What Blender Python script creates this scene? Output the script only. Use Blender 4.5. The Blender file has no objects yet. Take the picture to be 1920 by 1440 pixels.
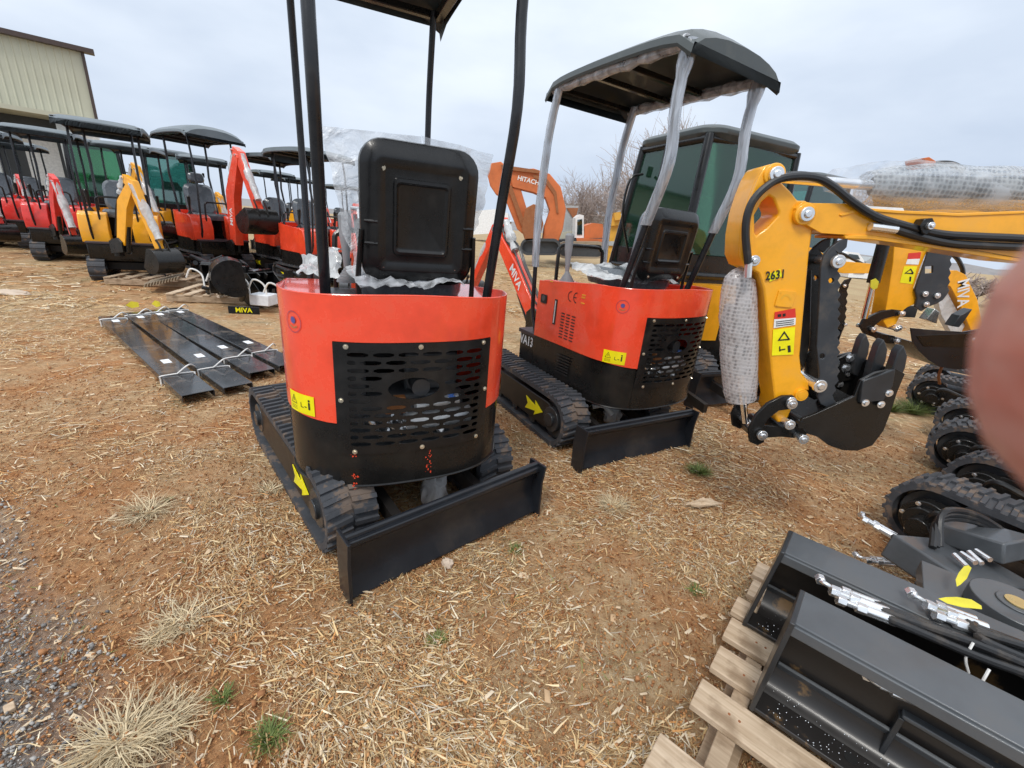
import bpy, bmesh, math, random
import numpy as np
from mathutils import Vector, Matrix, noise
from mathutils.geometry import tessellate_polygon
R = math.radians
random.seed(7)
sc = bpy.context.scene
# ------------------------------------------------------------ camera
FPX = 800.0; PH = math.atan(.092); TH = math.atan(290/FPX); CH = 1.3
fv = Vector((0, math.cos(TH), -math.sin(TH))); u0 = Vector((0, math.sin(TH), math.cos(TH))); r0 = Vector((1, 0, 0))
rv = math.cos(PH)*r0 + math.sin(PH)*u0; uv = -math.sin(PH)*r0 + math.cos(PH)*u0
CAM = Vector((0, 0, CH))
cd = bpy.data.cameras.new('camera'); cam = bpy.data.objects.new('camera', cd)
sc.collection.objects.link(cam)
cam.matrix_world = Matrix(((rv.x, uv.x, -fv.x, 0), (rv.y, uv.y, -fv.y, 0), (rv.z, uv.z, -fv.z, CH), (0, 0, 0, 1)))
cd.sensor_width = 5.6; cd.lens = 5.6*FPX/1920; cd.clip_start = .005; cd.clip_end = 3000
cd.dof.use_dof = True; cd.dof.focus_distance = 2.6; cd.dof.aperture_fstop = 2.2
sc.camera = cam
sc.render.resolution_x = 1024; sc.render.resolution_y = 768
# ------------------------------------------------------------ light
SUN_EL, SUN_AZ = 52, 205      # the sun behind cloud, behind the photographer
w = bpy.data.worlds.new('World'); sc.world = w; w.use_nodes = True
nt = w.node_tree; nt.nodes.clear()
N = nt.nodes.new; LK = nt.links.new
out = N('ShaderNodeOutputWorld'); sky = N('ShaderNodeTexSky'); sky.sky_type = 'NISHITA'; sky.sun_disc = False
sky.sun_elevation = R(SUN_EL); sky.sun_rotation = R(SUN_AZ)
bgs = N('ShaderNodeBackground'); bgs.inputs[1].default_value = .05; LK(sky.outputs[0], bgs.inputs[0])
tc = N('ShaderNodeTexCoord'); sep = N('ShaderNodeSeparateXYZ'); LK(tc.outputs['Generated'], sep.inputs[0])
mp = N('ShaderNodeMapping'); mp.inputs['Scale'].default_value = (1, 1, 2.6); LK(tc.outputs['Generated'], mp.inputs[0])
cl = N('ShaderNodeTexNoise'); cl.inputs['Scale'].default_value = 2.1; cl.inputs['Detail'].default_value = 5; cl.inputs['Roughness'].default_value = .5
LK(mp.outputs[0], cl.inputs['Vector'])
cr = N('ShaderNodeValToRGB'); LK(sep.outputs[2], cr.inputs[0])      # overcast: the zenith brighter than the horizon
e = cr.color_ramp.elements; e[0].position = 0; e[0].color = (.66, .74, .85, 1); e[1].position = .75; e[1].color = (1.12, 1.19, 1.27, 1)
x = e.new(.12); x.color = (.62, .70, .82, 1); x = e.new(.42); x.color = (.86, .93, 1.01, 1)
c2 = N('ShaderNodeValToRGB'); LK(cl.outputs[0], c2.inputs[0])
e = c2.color_ramp.elements; e[0].position = .34; e[0].color = (.80, .83, .88, 1); e[1].position = .64; e[1].color = (1.08, 1.07, 1.06, 1)
mu = N('ShaderNodeMix'); mu.data_type = 'RGBA'; mu.blend_type = 'MULTIPLY'; mu.inputs[0].default_value = 1
LK(cr.outputs[0], mu.inputs[6]); LK(c2.outputs[0], mu.inputs[7])
bgc = N('ShaderNodeBackground'); bgc.inputs[1].default_value = 1.0; LK(mu.outputs[2], bgc.inputs[0])
mxs = N('ShaderNodeMixShader'); mxs.inputs[0].default_value = .92
LK(bgs.outputs[0], mxs.inputs[1]); LK(bgc.outputs[0], mxs.inputs[2]); LK(mxs.outputs[0], out.inputs[0])
sd = bpy.data.lights.new('sun', 'SUN'); sd.energy = 1.5; sd.angle = R(14); sd.color = (1, .96, .9)
so = bpy.data.objects.new('sun', sd); sc.collection.objects.link(so)
so.rotation_euler = (R(90-SUN_EL), 0, R(180-SUN_AZ))
sc.view_settings.view_transform = 'Standard'; sc.view_settings.look = 'None'
sc.view_settings.exposure = .28; sc.view_settings.gamma = 1; sc.view_settings.use_curve_mapping = False

# ------------------------------------------------------------ measuring helpers (photo pixel -> place)
def ray(px, py): return fv + rv*((px-960)/FPX) - uv*((py-720)/FPX)
def onz(px, py, h=0): d = ray(px, py); return CAM + d*((h-CH)/d.z)
def ony(px, py, Y): d = ray(px, py); return CAM + d*(Y/d.y)

# ------------------------------------------------------------ materials
MATS = {}
def newmat(name):
    m = bpy.data.materials.new(name); m.use_nodes = True; MATS[name] = m
    return m, m.node_tree.nodes, m.node_tree.links, m.node_tree.nodes['Principled BSDF']
def obn(n, l, scale, det=4, rough=.55, gen=False):
    t = n.new('ShaderNodeTexCoord'); x = n.new('ShaderNodeTexNoise'); x.inputs['Scale'].default_value = scale
    x.inputs['Detail'].default_value = det; x.inputs['Roughness'].default_value = rough
    l.new(t.outputs['Object'], x.inputs['Vector']); return x
def ramp(n, l, src, stops):
    r = n.new('ShaderNodeValToRGB'); l.new(src, r.inputs[0]); e = r.color_ramp.elements
    e[0].position, e[0].color = stops[0][0], (*stops[0][1], 1); e[1].position, e[1].color = stops[-1][0], (*stops[-1][1], 1)
    for p, c in stops[1:-1]: k = e.new(p); k.color = (*c, 1)
    return r
def bump(n, l, src, p, s, d=.002):
    b = n.new('ShaderNodeBump'); b.inputs['Strength'].default_value = s; b.inputs['Distance'].default_value = d
    l.new(src, b.inputs['Height']); l.new(b.outputs[0], p.inputs['Normal'])
def mat(name, col, rough=.5, metal=0, coat=0, dust=None, dcol=(.25, .19, .13), scale=9, bmp=0, bscale=60, bd=.002, rv_=.12):
    m, n, l, p = newmat(name)
    p.inputs['Roughness'].default_value = rough; p.inputs['Metallic'].default_value = metal; p.inputs['Coat Weight'].default_value = coat
    p.inputs['Coat Roughness'].default_value = .06
    a = obn(n, l, scale, 6, .65)
    v = tuple(min(1, c*1.12+.002) for c in col); d = tuple(c*.86 for c in col)
    stops = [(.3, d), (.62, v)]
    if dust: stops = [(.3, d), (.55, v), (.55+.45*(1-dust), tuple(v[i]*.45+dcol[i]*.55 for i in range(3)))]
    r = ramp(n, l, a.outputs[0], stops); l.new(r.outputs[0], p.inputs['Base Color'])
    if rv_:
        q = ramp(n, l, a.outputs[0], [(.3, (max(0, rough-rv_),)*3), (.75, (min(1, rough+rv_),)*3)]); l.new(q.outputs[0], p.inputs['Roughness'])
    if bmp: bn = obn(n, l, bscale, 3); bump(n, l, bn.outputs[0], p, bmp, bd)
    return m
mat('red', (.86, .070, .026), .26, 0, .7, .12, (.55, .22, .13), 4, rv_=.08)
mat('dark_red', (.76, .035, .025), .34, 0, .5, .15)
mat('yellow', (.86, .38, .008), .36, 0, .4, .12, (.5, .33, .15), 5, rv_=.08)
mat('orange', (.55, .145, .04), .6, 0, 0, .45, (.22, .12, .07), 2)
mat('old_yellow', (.62, .33, .04), .55, 0, 0, .3)
mat('black', (.009, .0085, .008), .3, 0, .15, .25, (.05, .038, .028), 7, rv_=.1)
mat('black_dusty', (.014, .012, .011), .45, 0, .05, .45, (.10, .07, .045), 6)
mat('satin_black', (.007, .007, .0075), .3, 0, .2, .12, (.05, .045, .04), 14, rv_=.06, bmp=.06, bscale=160)
mat('post_black', (.012, .013, .016), .3, 0, .25, .15, (.07, .06, .05), 12)
mat('blade_black', (.011, .013, .017), .36, 0, .15, .45, (.07, .055, .042), 4, bmp=.1, bscale=40)
mat('rubber', (.05, .053, .06), .62, 0, 0, .9, (.22, .15, .10), 9, bmp=.5, bscale=70, bd=.003)
mat('hose', (.012, .012, .013), .42, 0, .1, .2, bmp=.2, bscale=300)
mat('steel', (.62, .62, .60), .28, .9, 0, .15)
mat('bolt', (.70, .64, .52), .3, .85)
mat('zinc', (.78, .79, .80), .26, .9, bmp=.1, bscale=90)
mat('chrome', (.85, .85, .86), .1, 1)
mat('grey_metal', (.078, .086, .094), .45, .1, .2, .2, (.15, .13, .11), 6, bmp=.08, bscale=25)
mat('dark_steel', (.035, .038, .042), .38, .3, .2, .5, (.12, .10, .08), 5, bmp=.1, bscale=30)
mat('thumb_grey', (.038, .042, .048), .48, .1, .1, .2)
mat('floor_mat', (.05, .035, .04), .5, bmp=.6, bscale=90)
mat('seat_grey', (.085, .10, .115), .28, 0, .4, .2, (.2, .2, .2))
mat('canopy_top', (.045, .055, .055), .5, 0, .2, .3, (.16, .17, .16), 5)
mat('canopy_grey', (.12, .145, .16), .5, 0, .2, .3, (.2, .2, .2), 4)
mat('rubber_grey', (.24, .25, .26), .55, bmp=.15, bscale=60)
mat('white', (.78, .78, .77), .45, 0, .1)
mat('sticker_yellow', (.92, .80, .0), .38, 0, .2)
mat('sticker_red', (.72, .035, .02), .38, 0, .2)
mat('sticker_white', (.82, .82, .80), .4)
mat('ink', (.015, .015, .015), .4)
mat('print_orange', (.85, .42, .03), .4)
mat('emblem_blue', (.10, .09, .30), .4)
mat('emblem_ring', (.38, .06, .10), .4)
mat('emblem_green', (.22, .25, .08), .4)
mat('blue_cap', (.12, .28, .75), .35)
mat('muffler', (.72, .74, .76), .35, .5)
mat('rust', (.28, .10, .035), .8, dust=.5)
mat('brown_pipe', (.30, .12, .04), .5)
mat('strap', (.78, .77, .74), .55)
mat('tag_yellow', (.62, .54, .03), .5)
mat('paper', (.75, .76, .78), .6)
mat('trim_brown', (.06, .038, .032), .5)
mat('far_white', (.80, .81, .82), .5)
mat('far_grey', (.36, .38, .38), .6)
mat('far_dark', (.05, .055, .06), .5)
mat('bark', (.15, .115, .095), .9, bmp=.4, bscale=12)
mat('twig', (.36, .30, .275), .9)
mat('stone', (.55, .44, .34), .85, bmp=.5, bscale=30)
mat('gravel', (.20, .195, .19), .85, scale=2, bmp=.4, bscale=90)
mat('mud', (.30, .24, .17), .9, dust=.6, bmp=.6, bscale=40, bd=.004)
mat('wet_floor', (.016, .014, .013), .42, 0, .1, .9, (.30, .17, .06), 4, rv_=.1)
mat('sleeve', (.018, .020, .023), .26, 0, .35, .8, (.17, .125, .09), 6, rv_=.14)
mat('gold', (.7, .55, .25), .3, .8)
def wood(name, a, b):
    m, n, l, p = newmat(name); t = n.new('ShaderNodeTexCoord'); mpn = n.new('ShaderNodeMapping'); mpn.inputs['Scale'].default_value = (3, 45, 45)
    l.new(t.outputs['Object'], mpn.inputs[0]); x = n.new('ShaderNodeTexNoise'); x.inputs['Scale'].default_value = 1.6; x.inputs['Detail'].default_value = 6; x.inputs['Distortion'].default_value = .6
    l.new(mpn.outputs[0], x.inputs['Vector']); r = ramp(n, l, x.outputs[0], [(.3, a), (.7, b)])
    sp = obn(n, l, 14, 4); r2 = ramp(n, l, sp.outputs[0], [(.33, (.55, .5, .45)), (.5, (1, 1, 1))])
    mm = n.new('ShaderNodeMix'); mm.data_type = 'RGBA'; mm.blend_type = 'MULTIPLY'; mm.inputs[0].default_value = .8
    l.new(r.outputs[0], mm.inputs[6]); l.new(r2.outputs[0], mm.inputs[7]); l.new(mm.outputs[2], p.inputs['Base Color'])
    p.inputs['Roughness'].default_value = .8; bump(n, l, x.outputs[0], p, .4, .003)
wood('wood', (.42, .30, .19), (.66, .52, .37)); wood('wood_dark', (.30, .21, .13), (.50, .38, .26))
def siding():
    m, n, l, p = newmat('siding'); a = obn(n, l, .5, 4); r = ramp(n, l, a.outputs[0], [(.3, (.46, .45, .35)), (.7, (.54, .53, .42))])
    l.new(r.outputs[0], p.inputs['Base Color']); p.inputs['Roughness'].default_value = .55
siding()
def film(name, lo, hi, scale, tint=(.82, .84, .87), dist=.01, stretch=(1, 1, 1), cells=False):
    "thin clear packing film: mostly see-through, white where it is creased"
    m, n, l, p = newmat(name); o = n['Material Output']
    t = n.new('ShaderNodeTexCoord'); mpn = n.new('ShaderNodeMapping'); mpn.inputs['Scale'].default_value = stretch; l.new(t.outputs['Object'], mpn.inputs[0])
    x = n.new('ShaderNodeTexNoise'); x.inputs['Scale'].default_value = scale; x.inputs['Detail'].default_value = 5; x.inputs['Distortion'].default_value = 1.5
    l.new(mpn.outputs[0], x.inputs['Vector']); src = x.outputs[0]
    if cells:
        v = n.new('ShaderNodeTexVoronoi'); v.inputs['Scale'].default_value = cells; l.new(mpn.outputs[0], v.inputs['Vector'])
        v.inputs['Randomness'].default_value = .25; xs_ = n.new('ShaderNodeMath'); xs_.operation = 'MULTIPLY'; xs_.inputs[1].default_value = .45; l.new(x.outputs[0], xs_.inputs[0]); ma = n.new('ShaderNodeMath'); ma.operation = 'MULTIPLY_ADD'; ma.inputs[1].default_value = 1.0; l.new(v.outputs[0], ma.inputs[0]); l.new(xs_.outputs[0], ma.inputs[2])
        sb = n.new('ShaderNodeMath'); sb.operation = 'SUBTRACT'; sb.inputs[1].default_value = .12; l.new(ma.outputs[0], sb.inputs[0]); src = sb.outputs[0]
    r = ramp(n, l, src, [(.32, (lo,)*3), (.68, (hi,)*3)])
    tr = n.new('ShaderNodeBsdfTransparent'); tr.inputs[0].default_value = (.94, .95, .96, 1)
    p.inputs['Base Color'].default_value = (*tint, 1); p.inputs['Roughness'].default_value = .16; p.inputs['Coat Weight'].default_value = .4
    bump(n, l, src, p, .8, dist)
    mx = n.new('ShaderNodeMixShader'); l.new(r.outputs[0], mx.inputs[0]); l.new(tr.outputs[0], mx.inputs[1]); l.new(p.outputs[0], mx.inputs[2])
    l.new(mx.outputs[0], o.inputs[0])
film('film', .26, .78, 9, dist=.03)
film('post_film', .45, .84, 30, (.60, .63, .68), .004, (1, 1, .12))
pf_ = MATS['post_film'].node_tree.nodes['Principled BSDF']; pf_.inputs['Metallic'].default_value = .35; pf_.inputs['Roughness'].default_value = .14
film('bubble', .34, .70, 9, (.64, .60, .59), .003, cells=72)
film('bubble_tight', .22, .62, 9, (.54, .56, .57), .003, cells=66)
film('white_wrap', .55, .95, 8, (.66, .67, .67), .02)
film('loose_film', .03, .34, 9, dist=.01)
def glass(name, col, a=.45, rough=.04):
    m, n, l, p = newmat(name); o = n['Material Output']
    tr = n.new('ShaderNodeBsdfTransparent'); tr.inputs[0].default_value = (*col, 1)
    gl = n.new('ShaderNodeBsdfGlossy'); gl.inputs['Roughness'].default_value = rough; gl.inputs[0].default_value = (.8, .9, .88, 1)
    fr = n.new('ShaderNodeFresnel'); fr.inputs[0].default_value = 1.5; p.inputs['Base Color'].default_value = (col[0]*.35, col[1]*.6, col[2]*.5, 1); p.inputs['Roughness'].default_value = .3
    ad = n.new('ShaderNodeMath'); ad.operation = 'ADD'; ad.inputs[1].default_value = a; l.new(fr.outputs[0], ad.inputs[0]); ad.use_clamp = True
    mx = n.new('ShaderNodeMixShader'); l.new(ad.outputs[0], mx.inputs[0]); l.new(tr.outputs[0], mx.inputs[1]); l.new(gl.outputs[0], mx.inputs[2]); mx2 = n.new('ShaderNodeMixShader'); mx2.inputs[0].default_value = .05; l.new(mx.outputs[0], mx2.inputs[1]); l.new(p.outputs[0], mx2.inputs[2]); l.new(mx2.outputs[0], o.inputs[0])
glass('green_glass', (.42, .70, .53), .03); glass('teal_glass', (.42, .68, .64), .10)
glass('dark_glass', (.10, .14, .14), .15)
m_, n_, l_, p_ = newmat('skin')
a_ = obn(n_, l_, 38, 7, .65); r_ = ramp(n_, l_, a_.outputs[0], [(.30, (.28, .06, .04)), (.42, (.52, .15, .10)), (.52, (.60, .27, .21)), (.64, (.72, .42, .34))]); l_.new(r_.outputs[0], p_.inputs['Base Color'])
p_.inputs['Roughness'].default_value = .5; p_.inputs['Subsurface Weight'].default_value = .15; p_.inputs['Subsurface Scale'].default_value = .004
bump(n_, l_, a_.outputs[0], p_, .3, .0004)
def vcol(name, rough=.8):
    m, n, l, p = newmat(name); a = n.new('ShaderNodeVertexColor'); a.layer_name = 'col'; l.new(a.outputs[0], p.inputs['Base Color']); p.inputs['Roughness'].default_value = rough
for k_ in ('black', 'black_dusty', 'satin_black', 'post_black', 'blade_black', 'rubber', 'dark_steel', 'thumb_grey'): MATS[k_].node_tree.nodes['Principled BSDF'].inputs['Specular IOR Level'].default_value = .35
vcol('straw', .62); vcol('chip', .8)

# ------------------------------------------------------------ mesh helpers
def filltri(loops):
    bm = bmesh.new(); vs = [bm.verts.new((p[0], p[1], 0)) for lp in loops for p in lp]; o = 0
    for lp in loops:
        for i in range(len(lp)): bm.edges.new((vs[o+i], vs[o+(i+1) % len(lp)]))
        o += len(lp)
    bm.verts.index_update(); bmesh.ops.triangle_fill(bm, use_beauty=True, use_dissolve=False, edges=bm.edges[:]); bm.verts.index_update()
    t = [tuple(v.index for v in f.verts) for f in bm.faces]; bm.free(); return t
class MB:
    def __init__(s, M=None): s.v = []; s.f = []; s.M = M or Matrix()
    def add(s, vs, fs):
        o = len(s.v); s.v += [tuple(s.M @ Vector(p)) for p in vs]; s.f += [tuple(i+o for i in f) for f in fs]; return s
    def box(s, c, d, rot=None):
        hx, hy, hz = d[0]/2, d[1]/2, d[2]/2; M = (rot or Matrix()).to_3x3(); c = Vector(c)
        vs = [c + M @ Vector((x, y, z)) for z in (-hz, hz) for x, y in ((-hx, -hy), (hx, -hy), (hx, hy), (-hx, hy))]
        return s.add(vs, [(3, 2, 1, 0), (4, 5, 6, 7), (0, 1, 5, 4), (1, 2, 6, 5), (2, 3, 7, 6), (3, 0, 4, 7)])
    def tube(s, pts, r, seg=10, cap=True, sub=0, flat=None):
        pts = [Vector(p) for p in pts]
        if sub: pts = smooth(pts, sub)
        n = len(pts); rr = r if hasattr(r, '__len__') else [r]*n
        if len(rr) != n: rr = [rr[int(i*(len(rr)-1)/(n-1))]*(1-(i*(len(rr)-1)/(n-1))%1) + rr[min(len(rr)-1, int(i*(len(rr)-1)/(n-1))+1)]*((i*(len(rr)-1)/(n-1))%1) for i in range(n)]
        vs = []; fs = []; up = None
        for i, p in enumerate(pts):
            t = (pts[min(i+1, n-1)] - pts[max(i-1, 0)]).normalized()
            if up is None: up = Vector((0, 0, 1)) if abs(t.z) < .9 else Vector((1, 0, 0))
            a = t.cross(up).normalized(); b = a.cross(t).normalized(); up = b
            for k in range(seg):
                g = 2*math.pi*k/seg; vs.append(p + a*(math.cos(g)*rr[i]) + b*(math.sin(g)*rr[i]*(flat or 1)))
        for i in range(n-1):
            for k in range(seg):
                k2 = (k+1) % seg; fs.append((i*seg+k, i*seg+k2, (i+1)*seg+k2, (i+1)*seg+k))
        if cap: fs += [tuple(range(seg-1, -1, -1)), tuple(range((n-1)*seg, n*seg))]
        return s.add(vs, [tuple(reversed(f)) for f in fs])
    def cyl(s, a, b, r, seg=16): return s.tube([a, b], r, seg)
    def prism(s, outline, d0, d1, plane='yz', holes=()):
        "outline in the plane, extruded along the third axis from d0 to d1"
        mp = {'yz': lambda a, b, d: (d, a, b), 'xz': lambda a, b, d: (a, d, b), 'xy': lambda a, b, d: (a, b, d)}[plane]
        loops = [list(outline)] + [list(h) for h in holes]
        flat = [p for lp in loops for p in lp]; tris = tessellate_polygon([[Vector((p[0], p[1], 0)) for p in lp] for lp in loops]) if not holes else filltri(loops)
        n = len(flat); vs = [mp(p[0], p[1], d0) for p in flat] + [mp(p[0], p[1], d1) for p in flat]; fs = []
        for t in tris: fs += [tuple(t), tuple(n+i for i in reversed(t))]
        o = 0
        for lp in loops:
            k = len(lp)
            for i in range(k): j = (i+1) % k; fs.append((o+i, o+j, n+o+j, n+o+i))
            o += k
        return s.add(vs, fs)
    def loft(s, rings, closed=True, cap0=False, cap1=False):
        k = len(rings[0]); vs = [p for r in rings for p in r]; fs = []
        for i in range(len(rings)-1):
            for j in range(k if closed else k-1):
                j2 = (j+1) % k; fs.append((i*k+j, i*k+j2, (i+1)*k+j2, (i+1)*k+j))
        if cap0: fs.append(tuple(reversed(range(k))))
        if cap1: fs.append(tuple(range((len(rings)-1)*k, len(rings)*k)))
        return s.add(vs, fs)
    def build(s, name, m, parent=None, bev=0, sm=True, rot=0, loc=(0, 0, 0), label=None, seg=2):
        me = bpy.data.meshes.new(name); me.from_pydata([tuple(v) for v in s.v], [], s.f)
        bm = bmesh.new(); bm.from_mesh(me); bmesh.ops.recalc_face_normals(bm, faces=bm.faces); bm.to_mesh(me); bm.free()
        me.materials.append(MATS[m])
        if sm: me.shade_smooth()
        if sm: me.set_sharp_from_angle(angle=R(35))
        o = bpy.data.objects.new(name, me); sc.collection.objects.link(o)
        if parent: o.parent = parent
        o.rotation_euler.z = rot; o.location = loc
        if bev:
            b = o.modifiers.new('bevel', 'BEVEL'); b.width = bev; b.segments = seg; b.limit_method = 'ANGLE'; b.angle_limit = R(40); b.use_clamp_overlap = True
            b.harden_normals = False
        if label: o['label'] = label
        return o
def smooth(pts, k):
    "Catmull-Rom"
    P = [pts[0]*2-pts[1]] + list(pts) + [pts[-1]*2-pts[-2]]; o = []
    for i in range(1, len(P)-2):
        for j in range(k):
            t = j/k; a, b, c, d = P[i-1], P[i], P[i+1], P[i+2]
            o.append(.5*((2*b)+(c-a)*t+(2*a-5*b+4*c-d)*t*t+(3*b-a-3*c+d)*t**3))
    o.append(P[-2]); return o
def thing(name, label, cat, loc=(0, 0, 0), rz=0, group=None, kind=None):
    o = bpy.data.objects.new(name, None); sc.collection.objects.link(o); o.location = loc; o.rotation_euler.z = rz; o.empty_display_size = .1
    return tag(o, label, cat, group, kind)
def tag(o, label, cat, group=None, kind=None):
    o['label'] = label; o['category'] = cat
    if group: o['group'] = group
    if kind: o['kind'] = kind
    return o
def struct(o): o['kind'] = 'structure'; return o
def textverts(txt, size):
    cu = bpy.data.curves.new('lettering', 'FONT'); cu.body = txt; cu.size = size; cu.extrude = .0008; cu.offset = size*.018; cu.resolution_u = 2; cu.align_x = 'CENTER'; cu.align_y = 'CENTER'
    ob = bpy.data.objects.new('lettering', cu); sc.collection.objects.link(ob)
    bpy.context.view_layer.update(); me = bpy.data.meshes.new_from_object(ob.evaluated_get(bpy.context.evaluated_depsgraph_get()))
    v = [tuple(x.co) for x in me.vertices]; f = [tuple(p.vertices) for p in me.polygons]
    bpy.data.objects.remove(ob); bpy.data.meshes.remove(me); return v, f
def frame(o, xd, yd):
    xd = Vector(xd).normalized(); yd = Vector(yd); zd = xd.cross(yd).normalized(); yd = zd.cross(xd)
    return Matrix(((xd.x, yd.x, zd.x, o[0]), (xd.y, yd.y, zd.y, o[1]), (xd.z, yd.z, zd.z, o[2]), (0, 0, 0, 1)))
def text(name, txt, size, m, parent, M, rot=0, loc=(0, 0, 0), sx=1):
    v, f = textverts(txt, size); b = MB(M); b.add([(x*sx, y, z) for x, y, z in v], f); return b.build(name, m, parent, rot=rot, loc=loc, sm=False)
def rrect(w, h, r, n=5):
    o = []
    for cx, cy, a0 in ((w/2-r, h/2-r, 0), (-w/2+r, h/2-r, 90), (-w/2+r, -h/2+r, 180), (w/2-r, -h/2+r, 270)):
        for i in range(n+1): a = R(a0+90*i/n); o.append((cx+r*math.cos(a), cy+r*math.sin(a)))
    return o
def rebase(root, loc):
    "the parts were laid out in place: move the thing's own origin to its base"
    root.location = loc
    for c in root.children: c.location = c.location-Vector(loc)
def circle(cx, cy, r, n=16): return [(cx+r*math.cos(2*math.pi*i/n), cy+r*math.sin(2*math.pi*i/n)) for i in range(n)]
def boltmb(c, nrm, r=.011, M=None):
    c = Vector(c); nrm = Vector(nrm).normalized(); b = MB(M)
    b.tube([c, c+nrm*.0025], r*1.55, 14); b.tube([c+nrm*.0025, c+nrm*(.0025+r*.8)], [r, r*.85], 6); return b
# ------------------------------------------------------------ mini excavator
def plan(n=2.6, a=.45, y0=-.2, dp=.36, yf=.34):
    "outline of the upper body seen from above, from front left round the rear to front right; s = 0 at the rear centre"
    pts = [(-a, yf)]
    for i in range(0, 65):
        t = math.pi*i/64; c, sn = math.cos(t), math.sin(t)
        pts.append((-a*math.copysign(abs(c)**(2/n), c), y0-dp*sn**(2/n)))
    pts.append((a, yf)); return pts
class Body:
    def __init__(s, pts):
        s.p = [Vector((x, y)) for x, y in pts]; s.s = [0]
        for a, b in zip(s.p, s.p[1:]): s.s.append(s.s[-1]+(b-a).length)
        h = s.s[-1]/2; s.s = [x-h for x in s.s]; s.h = h
    def at(s, u, off=0):
        u = max(-s.h, min(s.h-1e-6, u)); i = 0
        while s.s[i+1] < u: i += 1
        k = (u-s.s[i])/max(1e-9, s.s[i+1]-s.s[i]); p = s.p[i].lerp(s.p[i+1], k)
        i0 = max(0, i-1); i1 = min(len(s.p)-1, i+2); t = (s.p[i1]-s.p[i0]).normalized() if abs(u) < s.h-.35 else (s.p[i+1]-s.p[i]).normalized(); n = Vector((t.y, -t.x))
        return p + n*off
    def P(s, u, z, off=0): q = s.at(u, off); return (q.x, q.y, z)
BODY = Body(plan())
def panel(mb, B, u0, u1, z0, z1, off=0, th=.006, n=None):
    "curved sheet; z0, z1 are numbers or functions of u"
    n = n or max(2, int(abs(u1-u0)/.035)); fz = lambda z, u: z(u) if callable(z) else z
    rings = []
    for i in range(n+1):
        u = u0+(u1-u0)*i/n; a, b = fz(z0, u), fz(z1, u)
        rings.append([B.P(u, a, off), B.P(u, b, off), B.P(u, b, off-th), B.P(u, a, off-th)])
    mb.loft(rings, True, True, True); return mb
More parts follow.
